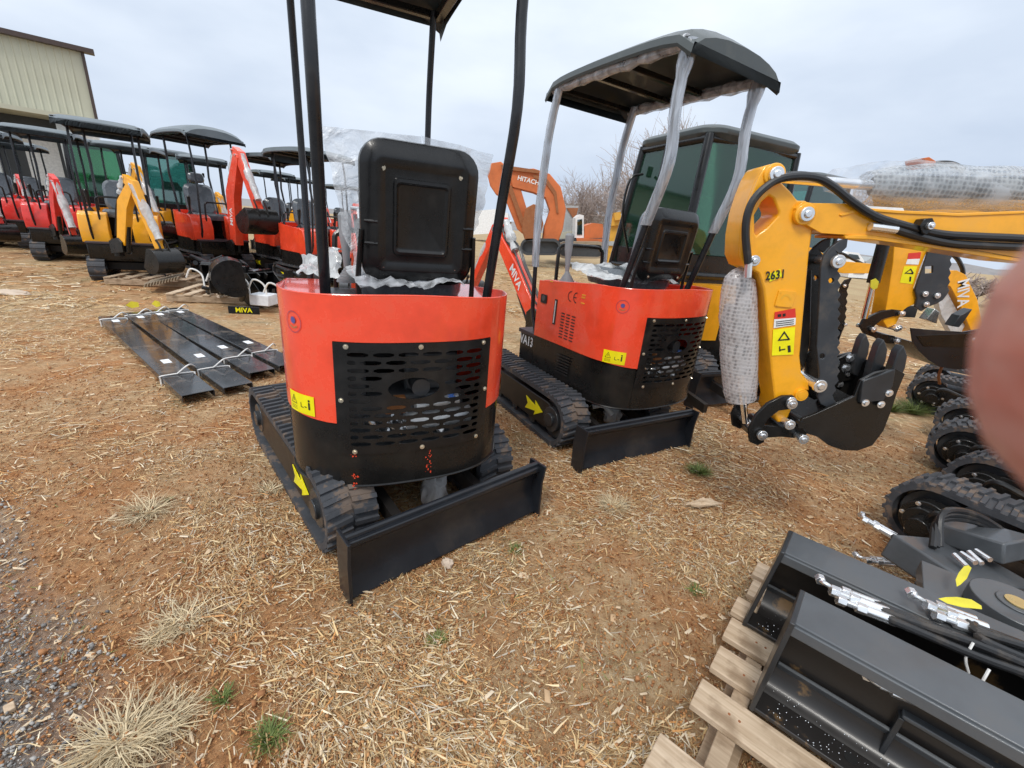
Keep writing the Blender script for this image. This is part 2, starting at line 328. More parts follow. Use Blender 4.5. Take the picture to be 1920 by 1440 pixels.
def grille(mb, B, u0, u1, z0, z1, off, rows, cols, hole=None, th=.004, margin=.028, sw=.8, sh=.56):
    "sheet with staggered rounded slots cut right through it"
    ua, ub, za, zb = u0+margin*1.4, u1-margin*1.4, z0+margin, z1-margin
    for r in [(u0, u1, z0, za), (u0, u1, zb, z1), (u0, ua, za, zb), (ub, u1, za, zb)]: panel(mb, B, *r, off, th)
    rh = (zb-za)/rows; cw = (ub-ua)/cols
    def hring(cu, cz, w, h, ow, oh, n):
        inner = []; outer = []
        for k in range(n):
            g = 2*math.pi*(k+.5)/n; c, s_ = math.cos(g), math.sin(g)
            m = max(abs(c)/(ow/2), abs(s_)/(oh/2)); outer.append((cu+c/m, cz+s_/m))
        for (x, z) in outer:
            dx, dz = x-cu, z-cz
            if w > h:
                r = h/2; l = w/2-r; ix = max(-l, min(l, dx*(l+r)/(ow/2))); g = math.atan2(dz*h/oh, dx*(w/ow)-ix*.98)
                inner.append((cu+ix+r*math.cos(g), cz+r*math.sin(g)))
            else: inner.append((cu+dx*.7, cz+dz*.7))
        return inner, outer
    def ring(cu, cz, w, h, ow, oh, n=16, ell=False):
        i_, o_ = hring(cu, cz, w, h, ow, oh, n)
        if ell: i_ = [(cu+w/2*math.cos(2*math.pi*(k+.5)/n), cz+h/2*math.sin(2*math.pi*(k+.5)/n)) for k in range(n)]
        vs = [B.P(a, b, off) for a, b in o_] + [B.P(a, b, off) for a, b in i_] + [B.P(a, b, off-th) for a, b in i_] + [B.P(a, b, off-th) for a, b in o_]
        # corner points of the cell
        cs = [(cu+ow/2, cz+oh/2), (cu-ow/2, cz+oh/2), (cu-ow/2, cz-oh/2), (cu+ow/2, cz-oh/2)]
        k0 = len(vs); vs += [B.P(a, b, off) for a, b in cs] + [B.P(a, b, off-th) for a, b in cs]
        fs = []
        for k in range(n):
            j = (k+1) % n
            fs += [(k, j, n+j, n+k), (n+k, n+j, 2*n+j, 2*n+k), (2*n+k, 2*n+j, 3*n+j, 3*n+k)]
            (x0, z0_), (x1, z1_) = o_[k], o_[j]
            if abs(x0-x1) > 1e-6 and abs(z0_-z1_) > 1e-6:
                q = min(range(4), key=lambda q: (cs[q][0]-(x0+x1)/2)**2+(cs[q][1]-(z0_+z1_)/2)**2)
                fs += [(k, k0+q, j), (3*n+k, 3*n+j, k0+4+q)]
        mb.add(vs, fs)
    for r in range(rows):
        zc = za+rh*(r+.5); sh_ = (r % 2)*.5
        cells = []
        if sh_: cells.append((ua, ua+cw*.5)); cells += [(ua+cw*(i+.5), ua+cw*(i+1.5)) for i in range(cols-1)]; cells.append((ub-cw*.5, ub))
        else: cells = [(ua+cw*i, ua+cw*(i+1)) for i in range(cols)]
        for a, b in cells:
            if hole and zc+rh*.5 > hole[1]-hole[3]/2 and zc-rh*.5 < hole[1]+hole[3]/2 and b > hole[0]-hole[2]/2 and a < hole[0]+hole[2]/2:
                continue
            ring((a+b)/2, zc, (b-a)-.014, rh*sh, b-a, rh)
    if hole: # fill to the surrounding of the oval opening
        hu, hz, hw, hh = hole
        r_in = [r for r in range(rows) if za+rh*(r+1) > hz-hh/2 and za+rh*r < hz+hh/2]
        zA, zB = za+rh*min(r_in), za+rh*(max(r_in)+1); a_min = 9; b_max = -9; spans = []
        for r in r_in:
            sh_ = (r % 2)*.5; cells = ([(ua, ua+cw*.5)]+[(ua+cw*(i+.5), ua+cw*(i+1.5)) for i in range(cols-1)]+[(ub-cw*.5, ub)]) if sh_ else [(ua+cw*i, ua+cw*(i+1)) for i in range(cols)]
            cc = [c for c in cells if c[1] > hu-hw/2 and c[0] < hu+hw/2]; spans.append((r, cc[0][0], cc[-1][1]))
        A = max(s[1] for s in spans); Bq = min(s[2] for s in spans)
        ring((A+Bq)/2, (zA+zB)/2, hw, hh, Bq-A, zB-zA, 28, True)
        for r, a, b in spans:
            if a < A-1e-4: panel(mb, B, a, A, za+rh*r, za+rh*(r+1), off, th)
            if b > Bq+1e-4: panel(mb, B, Bq, b, za+rh*r, za+rh*(r+1), off, th)
    return mb

def track(root, x, L=1.32, w=.2, r=.165, lug=.012, hero=True, arrow=True, side=-1, name='track', motor=0, reach=0, arrow_front=-1):
    "rubber track with its frame, idler, sprocket and rollers; lies along y at x"
    hl = L/2-r; base = r+lug
    def loop(rad, n=12):
        o = []
        for i in range(n+1): a = -math.pi/2+math.pi*i/n; o.append((hl+rad*math.cos(a), base+rad*math.sin(a)))
        for i in range(n+1): a = math.pi/2+math.pi*i/n; o.append((-hl+rad*math.cos(a), base+rad*math.sin(a)))
        return o
    mb = MB(); Lo, Li = loop(r), loop(r-.028)
    rings = [[(x-w/2, a[0], a[1]), (x+w/2, a[0], a[1]), (x+w/2, b[0], b[1]), (x-w/2, b[0], b[1])] for a, b in zip(Lo, Li)]
    mb.loft(rings+[rings[0]], True)
    # lugs along the belt
    per = 4*hl+2*math.pi*r; n = int(per/(.047 if hero else .085)); pitch = per/n
    def at(s_, rad):
        s_ %= per
        if s_ < 2*hl: return (-hl+s_, base-rad, 0, -1)
        s_ -= 2*hl
        if s_ < math.pi*r: a = -math.pi/2+s_/r; return (hl+rad*math.cos(a), base+rad*math.sin(a), math.cos(a), math.sin(a))
        s_ -= math.pi*r
        if s_ < 2*hl: return (hl-s_, base+rad, 0, 1)
        a = math.pi/2+(s_-2*hl)/r; return (-hl+rad*math.cos(a), base+rad*math.sin(a), math.cos(a), math.sin(a))
    for i in range(n):
        segs = [(-.5, -.02, 0), (.02, .5, .5)] if hero else [(-.5, .5, 0)]
        for a, b, ph in segs:
            s0 = (i+ph)*pitch; lw = pitch*.52
            vs = []
            for xx, sk in ((x+a*w, .25 if a < -.1 else 0), (x+b*w, .25 if b > .1 else 0)):
                for ss, rad in ((s0-lw/2, r-.002), (s0+lw/2, r-.002), (s0+lw/2*.7, r+lug), (s0-lw/2*.7, r+lug)):
                    q = at(ss+sk*pitch, rad); vs.append((xx, q[0], q[1]))
            mb.add(vs, [(0, 1, 2, 3), (7, 6, 5, 4), (0, 4, 5, 1), (1, 5, 6, 2), (2, 6, 7, 3), (3, 7, 4, 0)])
    t = mb.build('track', 'rubber', root)
    fr = MB(); h0, h1 = base-.085, base+.095
    fr.prism([(-hl-.02, base-.03), (-hl+.06, h0), (hl-.06, h0), (hl+.02, base-.03), (hl+.02, base+.05), (hl-.05, h1), (-hl+.05, h1), (-hl-.02, base+.05)], x-w*.42, x+w*.42)
    f = fr.build('track_frame', 'black_dusty', t, .006 if hero else 0)
    # wheels
    for yy, nm in ((-hl, 'sprocket'), (hl, 'idler')):
        wm = MB(); wm.cyl((x-w*.3, yy, base), (x+w*.3, yy, base), r-.04, 20); wm.cyl((x-w*.44, yy, base), (x+w*.44, yy, base), r*.5, 16); wm.cyl((x-w*.52, yy, base), (x+w*.52, yy, base), r*.26, 12)
        wm.build(nm, 'dark_steel', t, .004 if hero else 0)
    for yy in (-.25, 0, .25):
        rm = MB(); rm.cyl((x-w*.35, yy*L/1.3, base-.09), (x+w*.35, yy*L/1.3, base-.09), .04, 12); rm.build('roller', 'dark_steel', t)
    if arrow:
        ax = x+side*(w*.42+.004); yy = arrow_front*.28
        pr = MB(); d = arrow_front
        pr.prism([(yy-d*.10, base+.045), (yy-d*.07, base+.0), (yy-d*.10, base-.045), (yy+d*.03, base-.018), (yy+d*.02, base-.05), (yy+d*.12, base+.01), (yy+d*.02, base+.055), (yy+d*.03, base+.02)], ax-.0015, ax+.0015)
        pr.build('arrow_sticker', 'sticker_yellow', t, sm=False)
    if motor:
        yy = hl*motor; q = MB(); sx_ = x+side*w*.5; d_ = side
        q.cyl((sx_-d_*.02, yy, base), (sx_+d_*.05, yy, base), .095, 22); q.cyl((sx_+d_*.05, yy, base), (sx_+d_*.085, yy, base), .07, 18); q.cyl((sx_+d_*.085, yy-.01, base), (sx_+d_*.16, yy-.01, base), .045, 14); q.box((sx_+d_*.12, yy-.02, base-.02), (.07, .09, .06)); mo = q.build('drive_motor', 'black', t, .004)
        q = MB(); q.box((sx_+d_*.157, yy-.02, base-.02), (.004, .05, .035)); q.build('motor_plate', 'paper', mo)
        for a in range(6): g_ = a*1.047; boltmb((sx_+d_*.05, yy+.082*math.cos(g_), base+.082*math.sin(g_)), (d_, 0, 0), .007).build('bolt', 'zinc', mo)
        q = MB(); q.tube([(sx_+d_*.10, yy-.02, base+.03), (sx_+d_*.13, yy-.06, base+.10), (sx_+d_*.09, yy-.22, base+.06), (sx_+d_*.04, yy-.5, base+.02)], .016, 8, sub=5); q.build('hose', 'hose', mo)
    return t
def blade(root, y=-.86, w=.915, h=.26, m='blade_black', hero=True):
    b = MB(); prof = [(y+.03, 0.0), (y+.0, .015), (y+.03, .08), (y+.045, h*.5), (y+.035, h*.8), (y+.0, h-.02), (y+.0, h), (y+.05, h+.006), (y+.06, h*.8), (y+.062, h*.5), (y+.05, .02)]
    b.prism(prof, -w/2, w/2); o = b.build('blade', m, root, .004 if hero else 0)
    r_ = MB(); r_.tube([(-w/2+.004, y+.03, h+.004), (w/2-.004, y+.03, h+.004)], .014, 10); r_.build('edge_roll', m, o)
    for s in (-1, 1):
        e_ = MB(); e_.prism([(y-.022, -.002), (y+.075, -.002), (y+.085, h*.6), (y+.075, h+.016), (y-.03, h+.018), (y-.018, h*.7)], s*w/2-.004, s*w/2+.008); e_.build('end_plate', m, o, .002 if hero else 0)
        a = MB(); a.prism([(y+.06, .10), (y+.06, .17), (-.1, .27), (-.1, .20)], s*.2-.02, s*.2+.02); a.build('blade_arm', 'black_dusty', root)
    return o

def bucket_mb(w, s, teeth=3):
    "excavator bucket in its own plane: pivot at (0,0), opens towards +y; returns shell, teeth"
    pr = [(-.02, .05), (.06, .07), (.16, .03), (.24, -.07), (.25, -.19), (.19, -.29), (.09, -.34), (-.02, -.33), (-.10, -.27)]
    pr = [(a*s, b*s) for a, b in pr]; sm_ = [(p.x, p.y) for p in smooth([Vector((a, b, 0)) for a, b in pr], 3)]
    th = .012*s; inn = []
    for i, p in enumerate(sm_):
        a = Vector(sm_[max(0, i-1)]); b = Vector(sm_[min(len(sm_)-1, i+1)]); t = (b-a).normalized(); inn.append((p[0]-(-t.y)*-th, p[1]-t.x*th*1.0) if False else (p[0]+t.y*th, p[1]-t.x*th))
    mb = MB(); mb.prism(sm_+inn[::-1], -w/2, w/2)
    for sx in (-1, 1): mb.prism(sm_, sx*w/2-.006, sx*w/2+.006)
    tm = []
    for i in range(teeth):
        x = (-.5+(i+.5)/teeth)*w*.95; t = MB(); q = sm_[-1]
        t.prism([(q[0]+.03*s, q[1]-.02*s), (q[0]-.06*s, q[1]+.055*s), (q[0]-.03*s, q[1]+.01*s), (q[0]+.03*s, q[1]+.0)], x-.02*s, x+.02*s); tm.append(t)
    ears = MB()
    for sx in (-.35, .35): ears.prism([(-.05*s, 0), (-.02*s, .05*s), (.05*s, .075*s), (.13*s, .06*s), (.1*s, .02*s), (0, -.04*s)], sx*w*.4-.01, sx*w*.4+.01)
    return mb, ears, tm
def beam(pts, th):
    "closed outline of a bent beam, pts in the plane with a thickness at each"
    P = [Vector(p) for p in pts]; L_, R_ = [], []
    for i, p in enumerate(P):
        a = (P[i]-P[i-1]).normalized() if i else (P[1]-P[0]).normalized(); b = (P[i+1]-P[i]).normalized() if i < len(P)-1 else a
        t = (a+b).normalized(); n = Vector((-t.y, t.x)); k = 1/max(.5, t.dot(a)); L_.append(p+n*th[i]/2*k); R_.append(p-n*th[i]/2*k)
    return [(v.x, v.y) for v in L_+R_[::-1]]
def arm(root, col, boom, bth, stick, sth, bucket_ang=0, bs=1, bw=.3, x=0, yaw=0, w=.09, rot=0, loc=(0, 0, 0), hero=False, wrap=None, txt=None, teeth=3, base=(0, .85), boomcyl=None):
    "boom, stick, bucket, cylinders and hoses in the plane x; yaw turns the arm about its king post"
    K = Matrix.Translation((x, base[0] if False else 0, 0)); K = Matrix.Translation((x, base[1], 0)) @ Matrix.Rotation(yaw, 4, 'Z') @ Matrix.Translation((0, -base[1], 0))
    kw = dict(rot=rot, loc=loc); bv = .008 if hero else .004
    o = MB(K); o.prism(beam(boom, bth), -w/2, w/2); bm_ = o.build('boom', col, root, bv, **kw)
    sp = beam(stick, sth); o = MB(K); o.prism(sp, -w*.42, w*.42); st = o.build('stick', col, root, bv, **kw)
    # king post
    b0 = boom[0]; o = MB(K)
    for s in (-1, 1): o.prism([(b0[0]-.22, b0[1]-.16), (b0[0]-.22, b0[1]+.02), (b0[0]-.02, b0[1]+.08), (b0[0]+.06, b0[1]+.02), (b0[0]+.05, b0[1]-.12)], s*w*.62-.012, s*w*.62+.012)
    o.cyl((0, b0[0]-.16, b0[1]-.2), (0, b0[0]-.16, b0[1]+.05), .06, 12); o.build('swing_bracket', 'black', root, .004, **kw)
    B0, B1, B2 = Vector(boom[0]), Vector(boom[len(boom)//2]), Vector(boom[-1])
    S0, S1 = Vector(stick[0]), Vector(stick[-1])
    def cyl_(a, b, nm, x_=0, r=.028, wrapped=None, k=.62):
        a, b = Vector(a), Vector(b); m = a.lerp(b, k); q = MB(K); q.cyl((x_, a.x, a.y), (x_, m.x, m.y), r, 12); q.cyl((x_, a.x, a.y), (x_, a.x+.001, a.y+.001), r*1.2, 10)
        c = q.build(nm, wrapped or 'black', root, **kw); q = MB(K); q.cyl((x_, m.x, m.y), (x_, b.x, b.y), r*.5, 10); q.build('piston_rod', 'chrome', c); 
        if wrapped:
            q = MB(K); n_ = 9; rad = [r*(1.5 if hero else 2.1)+.008*math.sin(i*2.3)+.007*math.sin(i*5.1) for i in range(n_)]; q.tube([(x_, *(a.lerp(b, .03+.97*i/(n_-1)))) for i in range(n_)], rad, 12); q.build('wrap', 'white_wrap', c)
        return c
    mid = boom[len(boom)//2]
    cyl_((b0[0]+.06, b0[1]-.12), (mid[0]+.03, mid[1]-bth[len(bth)//2]*.4), 'boom_cylinder', 0, .03)
    up = B1.lerp(B2, .2); nB = (B2-B1).normalized(); nrm = Vector((-nB.y, nB.x)); 
    if nrm.y < 0 and False: nrm = -nrm
    cyl_(up+nrm*(bth[-1]*.5+.05), S0+Vector((0, 0)), 'stick_cylinder', 0, .028, 'white_wrap' if wrap and 's' in wrap else None)
    ns = (S1-S0).normalized(); nn = Vector((-ns.y, ns.x)); side = 1
    cyl_(S0.lerp(S1, .12)+nn*side*(sth[0]*.5+.05), S0.lerp(S1, .86)+nn*side*(sth[-1]*.5+.05), 'bucket_cylinder', 0, .026, 'white_wrap' if wrap and 'b' in wrap else None)
    # pins
    for p in (B2, S1, S0):
        q = MB(K); q.cyl((-w*.62, p.x, p.y), (w*.62, p.x, p.y), .018, 12); q.build('pin', 'zinc', root, **kw)
    # bucket
    KB = K @ Matrix.Translation((0, S1.x, S1.y)) @ Matrix.Rotation(bucket_ang, 4, 'X')
    sh, ea, tm = bucket_mb(bw, bs, teeth); sh.M = KB; sh.v = [tuple(KB @ Vector(p)) for p in sh.v]
    bu = sh.build('bucket', 'black', root, .003, **kw)
    ea.v = [tuple(KB @ Vector(p)) for p in ea.v]; ea.build('ear', 'black', bu)
    for t in tm: t.v = [tuple(KB @ Vector(p)) for p in t.v]; t.build('tooth', 'dark_steel', bu)
    q = MB(K); e1 = KB.inverted() ; lp = S0.lerp(S1, .86)+nn*side*(sth[-1]*.5+.05); ep = K.inverted() @ (KB @ Vector((0, .1*bs, .06*bs)))
    for sx in (-w*.6, w*.6): q.prism(beam([(lp.x, lp.y), ((lp.x+ep.y)/2+.01, (lp.y+ep.z)/2+.01), (ep.y, ep.z)], [.035, .03, .035]), sx-.006, sx+.006)
    q.build('linkage', 'black', root, .002, **kw)
    # hoses
    for i in range(3 if hero else 2):
        q = MB(K); sx = (-.03, .03, 0)[i]; pts = [(sx, b0[0]-.1, b0[1]+.1)]
        for f in (.15, .5, .85): p = B0.lerp(B1, f); t = (B1-B0).normalized(); nq = Vector((-t.y, t.x)); p += nq*(bth[1]*.5+.02+.015*i); pts.append((sx, p.x, p.y))
        p = B1+Vector((.0, bth[1]*.5+.07+.03*i)); pts.append((sx, p.x, p.y)); p = B1.lerp(B2, .6)+nrm*(bth[-1]*.5+.03); pts.append((sx, p.x, p.y)); p = S0+nn*.05; pts.append((sx, p.x, p.y))
        q.tube(pts, .009, 7, sub=5); q.build('hose', 'hose', root, **kw)
    if txt:
        s_, sz, f, mt, sd = txt; a, b = (B0, B1) if sd[1] == 0 else (B1, B2); p = a.lerp(b, f); t = (b-a).normalized()*sd[2]; xx = sd[0]*(w/2+.002)
        o = MB(K @ frame((xx, p.x, p.y), (0, t.x, t.y), (0, -t.y*(1), t.x) if sd[0] > 0 else (0, t.y, -t.x)))
        v, f_ = textverts(s_, sz); o.add(v, f_); o.build('lettering', mt, bm_, sm=False)
    return bm_

def canopy(root, mtop='canopy_top', w=.82, y0=-.56, y1=.6, z=2.2, rot=0, loc=(0, 0, 0), hero=True, drop=.05, arch=.09, post='post_black', wrapped=None, posts=None, dz=0, px_=(-.33, .33, -.34, .34)):
    K = dict(rot=rot, loc=loc); n = 14; rings = []; rings2 = []
    for i in range(n+1):
        t = i/n; y = y0+(y1-y0)*t; zz = z+.03+.02*(1-abs(2*t-1)**2.4)-.035*abs(2*t-1)**10; ww = w/2*(1-.05*abs(2*t-1)**6)
        prof = [(-ww, zz-drop)]+[(ww*f_, zz-.02+arch*(1-abs(f_)**2.6)+.012*(abs(f_) < .9)) for f_ in (-.98, -.92, -.8, -.6, -.35, 0, .35, .6, .8, .92, .98)]+[(ww, zz-drop)]
        if i in (0, n): prof = [(a, b-.02) for a, b in prof]
        rings.append([(a, y, b) for a, b in prof]); rings2.append([(a*.985, y+(.008 if i == 0 else -.008 if i == n else 0), b-.014) for a, b in prof])
    mb = MB(); k = len(rings[0]); allr = rings+rings2[::-1]
    mb.loft(allr+[allr[0]], False)
    for side in (0, k-1):
        vs = [r[side] for r in rings]+[r[side] for r in rings2]; m_ = n+1; mb.add(vs, [(i, i+1, m_+i+1, m_+i) for i in range(n)])
    for r_e in (rings[0], rings[-1]): mb.add([tuple(v) for v in r_e]+[(w/2-.03, r_e[0][1], z-.03), (-w/2+.03, r_e[0][1], z-.03)], [tuple(range(len(r_e)+2))])
    c = mb.build('canopy', mtop, root, 0, **K)
    f = MB(); fz = z-.012
    for sx in (-w/2+.05, w/2-.05): f.box((sx, (y0+y1)/2, fz), (.04, y1-y0-.1, .035))
    for yy in (y0+.07, y1-.07, (y0+y1)/2-.1, (y0+y1)/2+.15): f.box((0, yy, fz+.001), (w-.15, .035, .03))
    f.build('roof_frame', 'black', c, .004)
    if hero:
        for sx in (-w/2+.05, w/2-.05):
            q = MB(); q.tube([(sx, y0+.06+i*(y1-y0-.12)/14, fz+.003*math.sin(i*2.1)) for i in range(15)], [.033+.006*math.sin(i*2.7) for i in range(15)], 10); q.build('frame_wrap', 'film', c) if wrapped else None
    rp = [(-.36, -.33, 1.0), (-.36, -.43, 1.38), (-.36, -.51, 1.68), (-.36, -.485, 1.95), (-.36, -.5, z)]
    fp = [(-.36, .45, .58), (-.36, .515, .72), (-.36, .535, .97), (-.36, .567, 1.42), (-.36, .55, 1.75), (-.36, .53, 1.95), (-.36, .47, z)]
    if dz: rp = [(a, b, c_ if i == 0 else c_) for i, (a, b, c_) in enumerate(rp)]
    for s in (-1, 1):
        for pp, nm in ((rp, 'rear'), (fp, 'front')):
            xp_ = px_[(0 if s < 0 else 1)+(0 if nm == 'rear' else 2)]; p = [Vector((xp_, b, c_)) for a, b, c_ in pp]; q = MB()
            q.tube(p, .0190 if nm == 'rear' else .0160, 12 if hero else 7, sub=4 if hero else 1)
            po = q.build('post', post, root, **K)
            if wrapped:
                start = 1.36 if nm == 'rear' else 1.0; ps = [v for v in smooth(p, 5) if v.z > start]
                random.seed(int(s*10+len(nm))); m_ = len(ps)
                rad = [.0262+.0015*random.random()+(.010 if nm == 'rear' and i > m_*.8 else 0) for i in range(m_)]
                rings_ = []
                for i, v in enumerate(ps):
                    ph = random.random(); rings_.append([(v.x+rad[i]*math.cos(g)*(1+.05*math.sin(3*g+ph*3)), v.y+rad[i]*math.sin(g)*(1.1+.07*math.cos(2*g+ph*3)), v.z) for g in [2*math.pi*k_/14 for k_ in range(14)]])
                q = MB(); q.loft(rings_, True); q.build('post_wrap', 'post_film', po)
    return c

def seat(root, rot, loc, m='satin_black', z0=1.07, h=.55, w=.47, y=-.24, tilt=10, hero=True, film_='film', head=False, xo=0):
    K = dict(rot=rot, loc=loc); T = Matrix.Translation((xo, y, z0)) @ Matrix.Rotation(R(tilt), 4, 'X') @ Matrix.Translation((0, 0, h/2))
    def ring(ww, hh, r, d, n=6): return [T @ Vector((a, d, b)) for a, b in rrect(ww, hh, r, n)]
    if hero:   # stamped back shell, seen from behind
        q = MB(); rs = [(w, h, .085, .03), (w+.006, h+.006, .088, .0), (w, h, .085, -.012), (w-.02, h-.02, .078, -.02), (w-.09, h-.10, .03, -.044), (w-.115, h-.125, .02, -.046), (w-.165, h-.175, .018, -.036), (w-.18, h-.19, .015, -.035), (w-.225, h-.235, .02, -.037), (w-.235, h-.245, .016, -.044), (w-.25, h-.265, .016, -.045), (w-.265, h-.28, .012, -.037), (w-.27, h-.285, .012, -.036)]
        q.loft([ring(*a) for a in rs], True, False, True); b = q.build('seat_shell', m, root, **K)
        q = MB(); q.loft([ring(w-.01, h-.01, .08, .03), ring(w, h, .085, .05), ring(w-.03, h-.03, .08, .085), ring(w-.12, h-.12, .06, .1)], True, True, True); q.build('seat_cushion', 'seat_grey', b)
        for a, bb in ((-.145, .165), (.145, .165), (-.145, -.19), (.145, -.19)):
            c = T @ Vector((a, -.036, bb)); boltmb(c, T.to_3x3() @ Vector((0, -1, 0)), .006).build('bolt', 'bolt', b)
        for s in (-1, 1):
            for zz in (-.02, -.10):
                q = MB(); q.tube([T @ Vector((s*w*.37, -.040, zz)), T @ Vector((s*w*.475, -.03, zz))], [.009, .006], 8); q.build('stamped_rib', m, b)
            q = MB(); q.tube([(xo+s*w*.53, y-.01, z0-.08), (xo+s*w*.53, y-.012, z0+.02), (xo+s*w*.5, y-.045, z0+.2)], [.012, .011, .008], 8, sub=4); q.build('hinge_bar', 'black', b)
    else:
        q = MB(); q.loft([ring(w*.85, h*.9, .1, -.04, 4), ring(w, h, .12, .0, 4), ring(w, h, .12, .04, 4), ring(w*.8, h*.85, .1, .09, 4)], True, True, True); b = q.build('seat_back', m, root, **K)
        if head:
            q = MB(); T0 = T @ Matrix.Translation((0, .0, h/2+.11)); q.loft([[T0 @ Vector((a*k, d, bb*k)) for a, bb in rrect(.26, .17, .06, 4)] for d, k in ((-.04, .85), (0, 1), (.05, 1), (.08, .8))], True, True, True); q.build('headrest', m, b)
    q = MB(); T2 = Matrix.Translation((xo, y+.27, z0-.04)); q.loft([[T2 @ Vector((a*k, bb*k, d)) for a, bb in rrect(w*1.02, .46, .1, 5)] for d, k in ((-.03, .95), (.0, 1), (.05, 1), (.085, .88))], True, True, True); q.build('seat_base', 'seat_grey' if hero else m, root, **K)
    return b, T
def sticker_on(B, u, z, w, h, m, root, K, off=.003, name='sticker', marks=None, rnd=False):
    n = 6; q = MB(); 
    if rnd:
        c = [B.P(u+w/2*math.cos(a), z+w/2*math.sin(a), off) for a in [2*math.pi*i/28 for i in range(28)]]; q.add(c, [tuple(range(28))])
    else:
        rings = [[B.P(u-w/2+w*i/n, z-h/2, off), B.P(u-w/2+w*i/n, z+h/2, off)] for i in range(n+1)]; q.loft(rings, False)
    return q.build(name, m, root, sm=False, **K)
def on_body(B, vf, u, z, off, rz=0):
    v, f = vf; c, s = math.cos(rz), math.sin(rz); return [B.P(u+x*c-y*s, z+x*s+y*c, off+zz) for x, y, zz in v], f
def warn(B, u, z, root, K, s=1, off=.003):
    "yellow keep-clear sticker: warning triangle left, load and bystander right"
    st = sticker_on(B, u, z, .135*s, .078*s, 'sticker_yellow', root, K, off)
    q = MB()
    def poly(pts): q.add([B.P(u+a*s, z+b*s, off+.0012) for a, b in pts], [tuple(range(len(pts)))])
    def line(a, b, t=.0022):
        a, b = Vector(a), Vector(b); d = (b-a).normalized(); n = Vector((-d.y, d.x))*t/2; poly([a+n, b+n, b-n, a-n])
    A, Bp, C = (-.053, -.006), (-.019, -.006), (-.036, .026)
    line(A, Bp); line(Bp, C); line(C, A); line((-.036, .002), (-.036, .015), .003)
    for i in range(3): line((-.055, -.016-.006*i), (-.018, -.016-.006*i), .0014)
    line((.005, -.012), (.005, .006), .003); line((.005, -.012), (.018, -.012), .003); line((.022, -.008), (.034, -.008), .0025); line((.026, -.011), (.026, -.005), .002)
    poly([(.041, .012), (.049, .012), (.049, -.016), (.041, -.016)]); poly([(.045+.005*math.cos(i), .019+.005*math.sin(i)) for i in (0, 1.05, 2.1, 3.14, 4.2, 5.24)])
    q.build('printing', 'ink', st, sm=False); return st
def emblem(B, u, z, root, K, r=.036):
    st = MB(); c0 = [B.P(u+r*math.cos(a), z+r*math.sin(a), .0025) for a in [2*math.pi*i/28 for i in range(28)]]; c1 = [B.P(u+r*.93*math.cos(a), z+r*.93*math.sin(a), .0025) for a in [2*math.pi*i/28 for i in range(28)]]
    st.add(c0+c1, [(i, (i+1) % 28, 28+(i+1) % 28, 28+i) for i in range(28)]); s = st.build('emblem', 'emblem_ring', root, sm=False, **K)
    q = MB(); q.add([B.P(u+.012*math.cos(a), z+.006+.012*math.sin(a), .003) for a in [2*math.pi*i/18 for i in range(18)]], [tuple(range(18))]); q.build('emblem_globe', 'emblem_blue', s, sm=False)
    q = MB()
    for i in range(7): a = R(-130+i*13.5); q.add([B.P(u+k*math.cos(a+d), z+k*math.sin(a+d)+.004, .003) for k, d in ((.021, -.06), (.021, .06), (.027, .06), (.027, -.06))], [(0, 1, 2, 3)])
    q.build('emblem_letters', 'emblem_green', s, sm=False)

